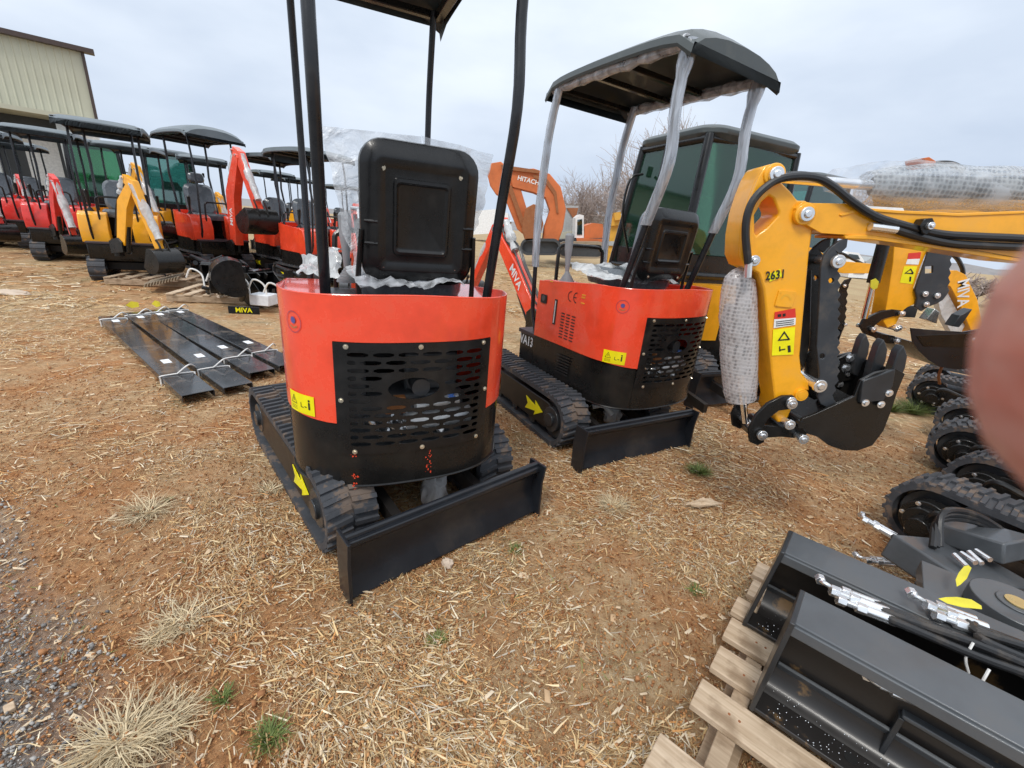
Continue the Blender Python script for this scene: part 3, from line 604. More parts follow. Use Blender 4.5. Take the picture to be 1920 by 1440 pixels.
def mini(name, label, pos, chassis_yaw, yaw, group, col='red', hero=True, scale=1, body=BODY, canopy_on=True, wrapped=False, armspec=None, seatspec=None, canop=None, L=1.32, off=(0, 0), paintmarks=False, film_sheet=False, skirt_col='black', side_text=None, blade_on=True, engine=True, gr=(-.28, .32), lever=.35):
    root = thing(name, label, 'excavator', (pos[0], pos[1], 0), R(chassis_yaw), group)
    if scale != 1: root.scale = (scale,)*3
    rot = R(yaw-chassis_yaw); K = dict(rot=rot, loc=(off[0], off[1], 0))
    for s in (-1, 1): track(root, s*.355, hero=hero, side=s, L=L)
    q = MB(); q.box((0, 0, .2), (.56, .62, .12)); q.cyl((0, 0, .22), (0, 0, .31), .2, 24); q.build('undercarriage', 'black_dusty', root, .006)
    if blade_on: blade(root, hero=hero)
    B = body; g0, g1 = gr; gz0, gz1 = .45, .885; crown = lambda u: 1.035+.02*math.exp(-(u/.35)**2)
    # painted cowling: band over the grille, flank and side panels
    low = lambda u: .575+.015*min(1, max(0, (abs(u)-.3)/.2))-.02*max(0, abs(u)-.75)
    top = lambda u: crown(u) - .10*max(0, abs(u)-.62)
    q = MB(); panel(q, B, g0, g1, gz1+.002, crown, 0); panel(q, B, -B.h, g0, low, top, 0); panel(q, B, g1, B.h, low, top, 0)
    cw = q.build('cowling', col, root, **K)
    q = MB(); q.tube([B.P(-B.h+2*B.h*i/80, top(-B.h+2*B.h*i/80)-.002, -.003) for i in range(81)], .0038, 6); q.build('rim', col, cw)
    q = MB()
    if hero: grille(q, B, g0, g1, gz0, gz1, .002, 13, 6, hole=(g0+(g1-g0)*.46, .705, .19, .085))
    else:
        panel(q, B, g0, g1, gz0, gz1, -.01)
        for i in range(9): panel(q, B, g0+.03, g1-.03, gz0+.04+i*.043, gz0+.06+i*.043, .0)
    g = q.build('grille', 'satin_black' if hero else 'black', root, **K)
    if hero:
        for u, z in ((g0+.045, gz1-.014), (.02, gz1-.014), (g1-.04, gz1-.014), (g0+.02, .67), (g1-.016, .67), (g0+.06, gz0+.012), (.03, gz0+.012), (g1-.05, gz0+.012)):
            c = Vector(B.P(u, z, .002)); n_ = Vector(B.P(u, z, .1))-c; boltmb(c, n_, .006).build('bolt', 'bolt', g)
    sk = lambda u: gz0-.003 if g0 <= u <= g1 else low(u)+.004
    q = MB(); panel(q, B, -B.h, g0, .305, lambda u: low(u)+.012, -.008); panel(q, B, g1, B.h, .305, lambda u: low(u)+.012, -.008); panel(q, B, g0, g1, .305, gz0+.01, -.004)
    if hero: q.tube([B.P(u_*.01, .307, -.006) for u_ in range(-75, 76)], .006, 6)
    q.add([(x, y, .315) for x, y in [(-.43, .33)]+[tuple(B.at(-B.h+.1+2*(B.h-.1)*i/30, -.02)) for i in range(31)]+[(.43, .33)]], [tuple(range(33))])
    sko = q.build('skirt', skirt_col, root, **K)
    # inside: engine bay
    q = MB(); q.box((0, -.12, .62), (.8, .02, .62)); q.build('bulkhead', 'black', root, **K)
    if hero and engine:
        q = MB(); q.box((-.02, -.34, .50), (.5, .20, .28)); q.box((.1, -.30, .72), (.22, .2, .16)); q.box((-.22, -.38, .70), (.12, .08, .2)); e = q.build('engine', 'grey_metal', root, .01, **K)
        q = MB(); q.cyl((-.02, -.455, .52), (.26, -.42, .53), .042, 18); q.cyl((.02, -.47, .60), (.2, -.45, .61), .026, 14); q.build('muffler', 'muffler', e)
        q = MB(); q.cyl((.17, -.455, .60), (.17, -.455, .63), .022, 14); q.cyl((.17, -.455, .63), (.17, -.455, .645), .014, 10); q.build('coolant_bottle', 'blue_cap', e)
        q = MB()
        for i in range(5): q.tube([(-.2+.07*i, -.4, .5+.02*i), (-.16+.07*i, -.475, .56-.02*i), (-.10+.06*i, -.46, .47+.01*i), (-.05+.05*i, -.42, .6)], .011, 7, sub=4)
        q.build('engine_hose', 'zinc', e)
        q = MB(); q.box((-.06, -.475, .615), (.08, .03, .07)); q.build('oil_filter', 'brown_pipe', e, .004)
        q = MB(); q.cyl((.03, -.53, .70), (.03, -.45, .70), .035, 16); q.build('exhaust_pipe', 'dark_steel', e)
    # deck, consoles
    q = MB(); q.box((0, .30, .565), (.86, .56, .03)); q.build('deck', 'floor_mat', root, .004, **K)
    q = MB(); q.prism([(-.3, .30), (.545, .30), (.565, .34), (.565, .55), (-.3, .55)], -.42, .42); q.build('base_box', skirt_col, root, .01, **K)
    q = MB(); q.add([(x, y, .975) for x, y in [(-.43, .1)]+[tuple(B.at(-B.h+.24+2*(B.h-.24)*i/30, -.01)) for i in range(31)]+[(.43, .1)]], [tuple(range(33))]); q.build('top_plate', 'black' if hero else col, root, **K)
    for s in (-1, 1):
        q = MB(); q.prism([(-.2, .58), (.16, .58), (.20, .70), (.335, .80), (.335, .93), (.30, .985), (.18, 1.0), (-.2, .98)], s*.449 if s < 0 else .27, -.27 if s < 0 else .449); q.build('console', col, root, .012, **K)
        if not hero: q = MB(); q.prism([(.30, .56), (.47, .56), (.50, .78), (.44, .96), (.34, 1.0), (.30, 1.0)], *( (-.47, -.14) if s < 0 else (.14, .47))); q.build('front_cover', col, root, .02, **K)
        q = MB(); T0 = (s*.35, .16, 1.0)
        for i in range(5): q.tube([(s*lever, .16+.002*i, .995+.013*i), (s*lever, .16+.002*i, 1.007+.013*i)], [.05-.008*i, .046-.008*i], 14)
        q.tube([(s*lever, .17, 1.04), (s*lever, .18, 1.15), (s*lever, .185, 1.2)], [.012, .02, .026], 12); q.tube([(s*lever, .185, 1.195), (s*lever, .19, 1.29)], [.026, .029], 12); q.tube([(s*lever, .19, 1.29), (s*lever, .19, 1.305)], [.029, .02], 12); q.build('control_lever', 'rubber_grey' if hero else 'black', root, **K)
    q = MB(); q.tube([(-.22, .44, .60), (-.22, .46, 1.12), (-.2, .47, 1.2), (-.14, .47, 1.22), (.14, .47, 1.22), (.2, .47, 1.2), (.22, .46, 1.12), (.22, .44, .6)], .014, 8, sub=3); q.build('handrail', 'black', root, **K)
    if canopy_on: canopy(root, hero=hero, rot=rot, loc=(off[0], off[1], 0), wrapped=wrapped, **(canop or {}))
    seat(root, rot, (off[0], off[1], 0), hero=hero, **(seatspec or {}))
    if armspec: arm(root, col, rot=rot, loc=(off[0], off[1], 0), hero=hero, **armspec)
    if not hero:
        if hero is False: warn(B, -.55, .62, root, K)
        return root, K
    # printing and stickers
    warn(B, -.43, low(-.43)+.045, root, K); warn(B, .55, low(.5)+.045, root, K, .9)
    emblem(B, -.43, .935, root, K, .038)
    q = MB(); q.add([B.P(.50+a, .86+b, .002) for a, b in rrect(.012, .06, .004, 2)], [tuple(range(12))]); q.build('reflector', 'print_orange', root, sm=False, **K)
    if paintmarks:
        q = MB(); random.seed(3)
        for i in range(26):
            z = .44-.11*random.random(); u = .055+random.uniform(-.012, .012); a = random.uniform(.002, .007); q.add([B.P(u, z, .0), B.P(u+a, z+a*.4, .0), B.P(u+a*.3, z+a*1.2, .0)], [(0, 1, 2)])
        for i in range(22):
            z = .30+random.choice([.0, .02, .05, .14, .15])+random.uniform(-.008, .01); u = -.225+random.uniform(-.012, .008); a = random.uniform(.003, .010); q.add([B.P(u, z, .001), B.P(u+a, z+a*.3, .001), B.P(u+a*.4, z+a*1.2, .001)], [(0, 1, 2)])
        q.build('paint_scuffs', 'red', sko, sm=False)
    # left flank: CE mark, gauge, handle slot, vent slots, louvres
    u_ = lambda y: -(B.h-(.34-y))      # a point of the left flank y -> u
    L_ = -.4505
    def flank(pts, m, nm, par, d=.0008, K_=K): q = MB(); q.prism(pts, L_-d, L_-d-.0012) if True else 0; return q.build(nm, m, par, sm=False, **K_)
    q = MB()
    for c0 in range(3):
        for r_ in range(9):
            y, z = .03-.055*c0, .80-.02*r_; q.prism([(y-.018, z), (y+.018, z), (y+.018, z+.007), (y-.018, z+.007)], L_-.0006, L_-.002)
    q.build('vent_slots', 'ink', root, sm=False, **K)
    q = MB(); q.prism([(.105, .71), (.135, .71), (.135, .88), (.105, .88)], L_-.0006, L_-.002); q.build('filler_slot', 'ink', root, sm=False, **K)
    q = MB(); q.prism([(.118, .72), (.124, .72), (.124, .87), (.118, .87)], L_-.002, L_-.006); q.build('slot_edge', 'white', root, sm=False, **K)
    q = MB(); q.prism([(a+.26, b+.86) for a, b in rrect(.07, .06, .008, 3)], L_-.001, L_-.006); gq = q.build('gauge', 'ink', root, sm=False, **K)
    q = MB(); q.prism([(a+.26, b+.865) for a, b in circle(0, 0, .02, 16)], L_-.007, L_-.008); q.build('gauge_face', 'grey_metal', gq, sm=False)
    M_ = frame((L_-.0012, -.06, .925), (0, -1, 0), (0, 0, 1))
    q = MB(M_)
    def arc(cx, cy, r, a0, a1, t=.006, n=14):
        for i in range(n):
            a, b = R(a0+(a1-a0)*i/n), R(a0+(a1-a0)*(i+1)/n); q.add([(cx+k*math.cos(g), cy+k*math.sin(g), 0) for k, g in ((r, a), (r+t, a), (r+t, b), (r, b))], [(0, 1, 2, 3)])
    arc(-.03, 0, .028, 90, 270); q.build('ce_letter', 'ink', root, sm=False, **K); q = MB(M_); arc(.025, 0, .028, 90, 270); q.add([(-.003, -.003, 0), (.022, -.003, 0), (.022, .003, 0), (-.003, .003, 0)], [(0, 1, 2, 3)]); q.build('ce_letter', 'ink', root, sm=False, **K)
    for i, (a, b) in enumerate(((-.145, .95), (-.145, .935), (-.145, .90), (.20, .985))):
        q = MB(); q.prism([(a-.02, b), (a+.014, b), (a+.014, b+.007), (a-.02, b+.007)], L_-.001, L_-.002); q.build('small_print', 'print_orange', root, sm=False, **K)
    if side_text: text('lettering', side_text, .10, 'white', root, frame((-.422, .47, .50), (0, -1, 0), (0, 0, 1)), sx=.8, **K)
    q = MB()
    for i in range(9): a = 2*math.pi*i/9; c0 = Vector((.22+.03*math.cos(a), .42+.03*math.sin(a))); c1 = Vector((.22+.07*math.cos(a+.7), .42+.07*math.sin(a+.7))); q.prism(beam([(c0.x, c0.y), ((c0.x+c1.x)/2+.008*math.cos(a), (c0.y+c1.y)/2+.008*math.sin(a)), (c1.x, c1.y)], [.006, .014, .008]), -.4205, -.4225)
    for i in range(7): q.prism([(-.10, .52-.02*i), (.04, .515-.02*i), (.04, .524-.02*i), (-.10, .529-.02*i)], -.452, -.456)
    q.build('fan_and_louvre_slots', 'ink', root, sm=False, **K)
    return root, K
# ---- hero machine A
seatA = dict(z0=1.05, h=.515, w=.445, y=-.22, tilt=7, xo=.075)
armA = dict(boom=[(.98, .55), (1.42, .98), (1.80, 1.27)], bth=[.15, .17, .10], stick=[(1.66, 1.34), (1.80, 1.27), (2.28, .58)], sth=[.09, .12, .07], bucket_ang=R(40), bs=.8, bw=.34, txt=('MIVA', .10, .72, 'white', (-1, 0, 1)), wrap='b')
rA, KA = mini('mini_excavator', 'nearest red mini excavator, seen from behind, its canopy cut off by the photo top', (-.745, 2.085), 42.3, 25, 'red open canopy mini excavators in the front row', seatspec=seatA, armspec=armA, off=(.045, -.172), paintmarks=True, side_text='VA13', lever=.18, canop=dict(w=.72, px_=(-.285, .345, -.345, .28), arch=.07, z=2.25, y1=.56))
# ---- hero machine B
armB = dict(boom=[(.98, .58), (1.40, .96), (1.80, 1.28)], bth=[.15, .16, .10], stick=[(1.64, 1.36), (1.80, 1.28), (2.30, .60)], sth=[.09, .12, .07], bucket_ang=R(40), bs=.8, bw=.34, txt=('MIVA', .115, .78, 'white', (-1, 0, -1)), wrap='bs')
rB, KB_ = mini('mini_excavator', 'red mini excavator with film wrapped canopy posts, left of the near yellow arm', (.40, 3.15), 30, 33, 'red open canopy mini excavators in the front row', seatspec=dict(z0=1.06, h=.44, w=.47, y=-.20, tilt=6, xo=.13), armspec=armB, off=(.201, -.232), wrapped=True, side_text='VA13', canop=dict(arch=.07, w=.80, px_=(-.33, .27, -.36, .32)))

# film bag over the seat of machine A
def sheet(name, label, corners, m, parent, amp=.03, n=26, thick=0, K={}, seed=1, cat='plastic film', top=True):
    "crumpled sheet between four corners given in order"
    a, b, c, d = [Vector(p) for p in corners]; nr = (b-a).cross(d-a).normalized(); vs = []; fs = []
    for j in range(n+1):
        for i in range(n+1):
            u, v = i/n, j/n; p = a.lerp(b, u).lerp(d.lerp(c, u), v)
            k = noise.noise(Vector((u*3+seed, v*2.2, seed)))*1.0+noise.noise(Vector((u*7, v*6+seed, seed)))*.5+.35*noise.noise(Vector((u*16+v*5, v*3+seed, seed)))
            p = p+nr*(k*amp)+(b-a).normalized()*(noise.noise(Vector((v*5, seed, 3)))*.025*(abs(u-.5)*2)**3); vs.append(tuple(p))
    for j in range(n):
        for i in range(n): fs.append((j*(n+1)+i, j*(n+1)+i+1, (j+1)*(n+1)+i+1, (j+1)*(n+1)+i))
    q = MB(); q.add(vs, fs); o = q.build(name, m, parent, **K)
    if parent is None: tag(o, label, cat)
    return o
def toW(x, y, z, C0, yaw): c, s = math.cos(R(yaw)), math.sin(R(yaw)); return (C0[0]+x*c-y*s, C0[1]+x*s+y*c, z)
CA = (-.60, 1.98); t_ = lambda x, y, z: toW(x, y, z, CA, 25)
def onA(px, py, ly):
    d = ray(px, py); c, s = math.cos(R(25)), math.sin(R(25)); n = Vector((-s, c, 0)); p0 = Vector((CA[0], CA[1], 0))+n*ly; return CAM+d*((p0-CAM).dot(n)/d.dot(n))
b1 = sheet('seat_film', 'clear plastic film hanging from the seat back of the nearest red excavator', [onA(600, 236, -.10), onA(790, 256, -.16), onA(780, 500, -.12), onA(662, 505, -.12)], 'film', None, .022)
b2 = sheet('seat_film', 'small corner of clear film sticking out right of the nearest black seat back', [onA(790, 254, -.16), onA(926, 290, -.16), onA(898, 420, -.15), onA(860, 480, -.15)], 'film', None, .02, 12, seed=4)
b3 = sheet('film_wad', 'crumpled film lying along the seat foot of the nearest red excavator', [t_(-.16, -.34, 1.055), t_(.26, -.30, 1.055), t_(.26, -.12, 1.09), t_(-.2, -.12, 1.09)], 'film', None, .035, 22, seed=7)
b4 = sheet('film_wad', 'pale film bunched left of the nearest seat under the black canopy post', [t_(-.37, -.15, 1.06), t_(-.22, -.22, 1.07), t_(-.20, .05, 1.16), t_(-.36, .1, 1.10)], 'white_wrap', None, .045, 16, seed=9)
CB = (.69, 3.05); t2 = lambda x, y, z: toW(x, y, z, CB, 33)
sheet('film_wad', 'wrinkled film covering the seat of the red excavator with wrapped posts', [t2(-.36, -.1, 1.06), t2(.25, -.3, 1.05), t2(.28, .25, 1.12), t2(-.25, .3, 1.10)], 'white_wrap', None, .05, 22, seed=11)
# hose bundles in film under both bodies
def blob(name, label, c, r, m, cat, seed=0, sc_=(1, 1, 1)):
    rings = []; n = 12
    for i in range(1, n):
        ph = math.pi*i/n; rings.append([(c[0]+sc_[0]*r*math.sin(ph)*math.cos(g)*(k := 1+.35*noise.noise(Vector((math.cos(g)*2+seed, math.sin(g)*2, ph*2)))), c[1]+sc_[1]*r*math.sin(ph)*math.sin(g)*k, c[2]+sc_[2]*r*math.cos(ph)*k) for g in [2*math.pi*j/14 for j in range(14)]])
    q = MB(); q.loft(rings, True, True, True); return tag(q.build(name, m), label, cat)
blob('wrapped_bundle', 'clear film bundle on the ground behind the blade of the nearest excavator', onz(815, 925, .08), .085, 'film', 'plastic bundle', 2, (.8, .8, 1.5))
blob('wrapped_bundle', 'grey film wrapped hose end behind the second black blade', onz(1148, 778, .14), .062, 'white_wrap', 'plastic bundle', 5, (1, .8, 1.1))
q = MB(); p = onz(1148, 778, .17); q.tube([p, p+Vector((-.06, .03, .05)), p+Vector((-.13, .05, .03))], .018, 8, sub=3); tag(q.build('hose_end', 'strap'), 'short pale hose stub sticking out of the grey wrapped bundle', 'hose')

# ------------------------------------------------------------ cab excavators
def cab_machine(name, label, corner, yaw, col, group, w=1.05, l=1.25, zr=2.15, zb=.95, hero=True, tracks=True, armspec=None, glassm='green_glass', roofm='canopy_top', track_x=.42, trk_off=0):
    "corner: rear left corner of the cab on the ground; yaw as for the open ones"
    root = thing(name, label, 'excavator', (corner[0], corner[1], 0), R(yaw), group)
    T = Matrix.Translation((0, 0, 0)); pil = MB(); r = .035
    def ring(z, k): return [(k if x_ else .0+ -0+0, 0, 0) for x_ in ()]
    tx = .07   # tumblehome
    P = {'rl': (0, 0), 'rr': (w, 0), 'fl': (0, l), 'fr': (w, l), 'ml': (0, l*.52)}
    def pt(k, z, dx=0, dy=0): x_, y_ = P[k]; f_ = (z-zb)/(zr-zb); return (x_+(tx*f_ if x_ < w/2 else -tx*f_)+dx, y_+(tx*.7*f_ if y_ == 0 else -tx*f_*1.8 if y_ == l else 0)+dy, z)
    pm = MB()
    for k in ('rl', 'rr', 'fl', 'fr', 'ml'): pm.tube([pt(k, zb), pt(k, (zb+zr)/2), pt(k, zr)], .038 if k != 'ml' else .03, 8)
    for z in (zb+.02, zr-.03):
        for a, b in (('rl', 'rr'), ('rr', 'fr'), ('fr', 'fl'), ('fl', 'rl')): pm.tube([pt(a, z), pt(b, z)], .032, 8)
    pm.build('cab_frame', 'satin_black', root, .006)
    # rounded roof
    def rr(z, g, k=0): return [(w/2+x*1, l/2+y-.03, z) for x, y in rrect(w-2*tx+g, l-.12+g, .16, 6)]
    q = MB(); q.loft([rr(zr-.03, .03), rr(zr+.01, .09), rr(zr+.045, .09), rr(zr+.075, .02), rr(zr+.09, -.1)], True, True, True); q.build('cab_roof', roofm, root, .004)
    # glazing
    def pane(a, b, z0, z1, nm='window', bow=0, m=None):
        g = MB(); n = 6; rg = []
        A0, A1, B0, B1 = [Vector(v) for v in (pt(a, z0), pt(a, z1), pt(b, z0), pt(b, z1))]; nn = (B0-A0).cross(A1-A0).normalized()
        for i in range(n+1): t = i/n; o_ = nn*bow*math.sin(math.pi*t); rg.append([tuple(A0.lerp(B0, t)+o_), tuple(A1.lerp(B1, t)+o_), tuple(A1.lerp(B1, t)+o_+nn*.006), tuple(A0.lerp(B0, t)+o_+nn*.006)])
        g.loft(rg, True, True, True); o_ = g.build(nm, m or glassm, root)
        return o_
    pane('rl', 'rr', zb+.2, zr-.04, 'rear_window', .03); pane('rl', 'ml', zb+.2, zr-.04, 'side_window', -.0); pane('ml', 'fl', zb+.05, zr-.04, 'door_window'); pane('fl', 'fr', zb+.0, zr-.04, 'windscreen', .02); pane('rr', 'fr', zb+.1, zr-.04, 'side_window', .03)
    q = MB(); q.prism([(x, y) for x, y in rrect(w, l, .08, 4)], zb-.28, zb+.2, 'xy'); 
    q.v = [(x+w/2, y+l/2, z) for x, y, z in q.v]; q.build('cab_base', 'satin_black', root, .01)
    q = MB(); q.loft([[(w/2+x*k, l*.5+y*k, z) for x, y in rrect(.42, .1, .04, 3)] for z, k in ((zb+.1, .9), (zb+.3, 1.1), (zb+.6, 1), (zb+.72, .7))], True, True, True); q.build('driver_seat', 'seat_grey', root)
    Bc = Body(plan(3.4, w*.5-.03, .25, .42, 1.0)); mk = MB(Matrix.Translation((w/2, -.02, 0))); top = zb-.04
    g0 = Bc.h*.31; gL = -Bc.h*.10; panel(mk, Bc, -Bc.h, gL, .50, top); panel(mk, Bc, g0, Bc.h, lambda u: .5, top); panel(mk, Bc, gL, g0, top-.15, top)
    mk.add([(x, y, top-.004) for x, y in [tuple(Bc.at(-Bc.h+2*Bc.h*i/30, -.005)) for i in range(31)]], [tuple(range(31))]); mk.build('cowling', col, root)
    q = MB(Matrix.Translation((w/2, -.02, 0))); panel(q, Bc, gL, g0, .5, top-.152, -.012)
    for i in range(10): panel(q, Bc, gL+.03, g0-.04, .52+.032*i, .536+.032*i, 0)
    q.build('grille', 'black', root)
    q = MB(Matrix.Translation((w/2, -.02, 0))); panel(q, Bc, -Bc.h, Bc.h, .30, .502, -.012); q.add([(x, y, .31) for x, y in [tuple(Bc.at(-Bc.h+2*Bc.h*i/30, -.02)) for i in range(31)]], [tuple(range(31))]); q.build('skirt', 'black', root)
    if tracks:
        for s in (-1, 1):
            t = track(root, 0, L=1.75, w=.26, r=.2, hero=hero, side=s, arrow=False); t.location = (w/2+s*track_x, .55+trk_off, 0)
        bl = blade(root, hero=False, w=1.25, h=.3); bl.location = (w/2, .45+trk_off, 0)
    q = MB(); q.tube([(-.03, l*.7, zb+.15), (-.16, l*.72, zb+.5), (-.14, l*.72, zb+.8), (-.02, l*.7, zb+.86)], .012, 7, sub=4); q.build('grab_rail', 'black', root)
    q = MB(); q.box((-.13, l*.95, zb+.95), (.05, .03, .1)); q.build('mirror', 'black', root, .005)
    if armspec: arm(root, col, loc=(w/2+.1, l-.75, 0), **armspec)
    return root
Cc = onz(1338, 248, 2.15)
cabC = cab_machine('cab_excavator', 'yellow excavator with black cab and green glass, behind the wrapped canopy posts', (Cc.x-.05, Cc.y-.02), 24, 'yellow', None, w=1.18, l=1.0, trk_off=-.1, zb=1.03)
C2 = onz(1515, 345, 2.35)
cabC2 = cab_machine('cab_excavator', 'second dark roofed cab excavator, mostly hidden behind the near yellow boom', (C2.x-.35, C2.y-.7), 24, 'yellow', None, hero=False, zr=2.35, w=.95, glassm='teal_glass')
# grey film wrapped part beside machine C
blob('wrapped_bundle', 'grey film wrapped track motor beside the yellow cab excavator', onz(1300, 715, .12), .17, 'white_wrap', 'plastic bundle', 9, (1.2, 1, .7))

# ------------------------------------------------------------ the near yellow arm, seen from its side
YA = 1.62
def A2(px, py, Y=YA): v = ony(px, py, Y); return (v.x, v.z)
def sidepl(name, pts, y0, y1, m, par, holes=(), bev=.004, Y=None, **k):
    q = MB(); q.prism([A2(*p, Y or YA) for p in pts], y0, y1, 'xz', [[A2(*p, Y or YA) for p in h] for h in holes]); return q.build(name, m, par, bev, **k)
def pinat(px, py, par, y0=YA-.075, r=.017, Y=YA, y1=YA+.09, nm='pin'):
    x, z = A2(px, py, Y); q = MB(); q.tube([(x, y0, z), (x, y0-.012, z)], [r*1.35, r*1.3], 6 if nm == 'bolt' else 18); q.tube([(x, y0-.012, z), (x, y0-.018, z)], [r*.8, r*.6], 12); q.tube([(x, y0, z), (x, y1, z)], r, 14); return q.build(nm, 'zinc', par, .0015)
root = thing('yellow_excavator', 'nearest yellow excavator, its level boom and hanging arm filling the right of the photo', 'excavator')
W0, W1 = YA-.055, YA+.065
st = sidepl('stick', [(1418, 540), (1428, 640), (1434, 700), (1440, 745), (1436, 765), (1444, 782), (1460, 780), (1470, 757), (1481, 733), (1488, 722), (1502, 724), (1500, 706), (1487, 690), (1484, 660), (1489, 600), (1494, 540), (1500, 470), (1506, 428), (1505, 395), (1494, 378), (1478, 378), (1466, 362), (1450, 346), (1446, 325), (1432, 311), (1416, 316), (1404, 336), (1392, 366), (1381, 400), (1374, 440), (1372, 478), (1380, 497), (1394, 503), (1408, 510)], W0, W1, 'yellow', root, holes=[[(1400, 404), (1414, 380), (1426, 369), (1434, 374), (1444, 398), (1443, 406), (1422, 428), (1404, 442), (1401, 436)]], bev=.006)
sidepl('stick_plate', [(1380, 500), (1372, 478), (1374, 440), (1381, 400), (1392, 366), (1404, 336), (1412, 322), (1420, 340), (1408, 362), (1398, 392), (1392, 430), (1394, 480), (1390, 500)], W0-.012, W0+.004, 'yellow', st, bev=.003)
bo = sidepl('boom', [(1472, 412), (1470, 392), (1482, 380), (1498, 383), (1560, 384), (1592, 391), (1650, 397), (1760, 402), (1925, 396), (2080, 402), (2200, 450), (2330, 560), (2420, 700), (2360, 760), (2250, 640), (2120, 540), (1930, 492), (1880, 487), (1790, 470), (1700, 458), (1600, 443), (1515, 437), (1492, 424)], W0-.016, W1+.016, 'yellow', root, bev=.007)
sidepl('boom_flange', [(1556, 441), (1600, 440), (1700, 455), (1880, 484), (2060, 500), (2060, 507), (1880, 491), (1700, 462), (1600, 448), (1556, 447)], W0-.022, W1+.022, 'yellow', bo, bev=.002)
sidepl('boom_top_edge', [(1546, 404), (1586, 391), (1650, 396), (1760, 401), (1925, 395), (1925, 400), (1760, 407), (1650, 402), (1590, 397), (1550, 407)], W0-.020, W1+.020, 'yellow', bo, bev=.002)
for p in ((1431, 332), (1486, 403), (1393, 486)): pinat(*p, root, W0-.02, .0175 if p[0] != 1393 else .014)
for p in ((1431, 332), (1486, 403)):
    x, z = A2(*p); q = MB(); q.tube([(x, W0-.0195, z), (x, W0-.001, z)], .034, 24); q.build('boss', 'yellow', st, .003)
# rest of the machine stands right of the picture: plain house on tracks
def carrier(root, cx, cy, rz=45, L=1.5, off=.36):
    for s in (-1, 1):
        t = track(root, 0, L=L, w=.24, r=.165, hero=True, side=-1, arrow=False, motor=1); t.rotation_euler.z = R(rz); t.location = (cx+s*off*math.cos(R(rz)), cy+s*off*math.sin(R(rz)), 0)
    q = MB(); q.box((0, 0, .24), (.5, .6, .14)); o_ = q.build('undercarriage', 'black_dusty', root, .006, rot=R(rz), loc=(cx, cy, 0))
carrier(root, 2.74, 1.49, 30)
Bn = Body(plan(2.6, .5, -.1, .4, .5)); MR = Matrix.Rotation(R(90), 4, 'Z')
q = MB(MR); panel(q, Bn, -Bn.h, Bn.h, .55, 1.1, 0); q.build('cowling', 'yellow', root, loc=(3.3, 1.65, 0))
q = MB(); q.box((3.15, 1.65, .45), (.95, .92, .2)); q.build('skirt', 'black', root, .01)
# bucket cylinder in bubble wrap, hanging left of the stick
def wrapbag(name, pts, rads, m, par, seed=0, flat=.9, seg=18, rough=.16):
    p = smooth([Vector(v) for v in pts], 6); n = len(p); rr = [rads[min(len(rads)-1, int(i*(len(rads)-1)/(n-1)))]*(1-((i*(len(rads)-1)/(n-1)) % 1))+rads[min(len(rads)-1, int(i*(len(rads)-1)/(n-1))+1)]*((i*(len(rads)-1)/(n-1)) % 1) for i in range(n)]
    rings = []
    for i, c in enumerate(p):
        t = (p[min(i+1, n-1)]-p[max(0, i-1)]).normalized(); a = t.cross(Vector((0, 1, 0))).normalized(); b = Vector((0, 1, 0))
        rings.append([tuple(c+a*(rr[i]*math.cos(g)*(k := 1+rough*noise.noise(Vector((math.cos(g)*1.5+seed, math.sin(g)*1.5, i*.45)))+rough*.6*noise.noise(Vector((math.cos(g)*4, math.sin(g)*4+seed, i*1.1)))))+b*(rr[i]*flat*math.sin(g)*k)) for g in [2*math.pi*j/seg for j in range(seg)]])
    q = MB(); q.loft(rings, True); return q.build(name, m, par)
V3 = lambda px, py, Y=YA: tuple(ony(px, py, Y))
q = MB(); q.cyl(V3(1396, 520), V3(1386, 700), .026, 14); cy = q.build('bucket_cylinder', 'grey_metal', root); q = MB(); q.cyl(V3(1386, 700), V3(1398, 792), .014, 12); q.build('piston_rod', 'chrome', cy)
wrapbag('bubble_wrap', [V3(1397, 500), V3(1386, 528), V3(1384, 590), V3(1386, 650), V3(1387, 710), V3(1389, 748)], [.012, .052, .066, .068, .068, .064, .058], 'bubble', cy, 1, rough=.07)
# stick cylinder in bubble wrap lying on the boom
q = MB(); q.cyl(V3(1640, 348), V3(2000, 356), .034, 16); cy2 = q.build('stick_cylinder', 'grey_metal', root); q = MB(); q.cyl(V3(1440, 332), V3(1640, 348), .016, 12); q.build('piston_rod', 'chrome', cy2)
wrapbag('bubble_wrap', [V3(1618, 352), V3(1680, 352), V3(1760, 352), V3(1850, 354), V3(1930, 358), V3(2020, 362)], [.05, .068, .072, .068, .07, .075, .08], 'bubble_tight', cy2, 3, rough=.05)
wrapbag('loose_film', [V3(1555, 338), V3(1600, 342), V3(1660, 344), V3(1740, 352), V3(1840, 364), V3(1900, 372)], [.034, .05, .064, .078, .078, .07, .05], 'loose_film', cy2, 8, rough=.10)
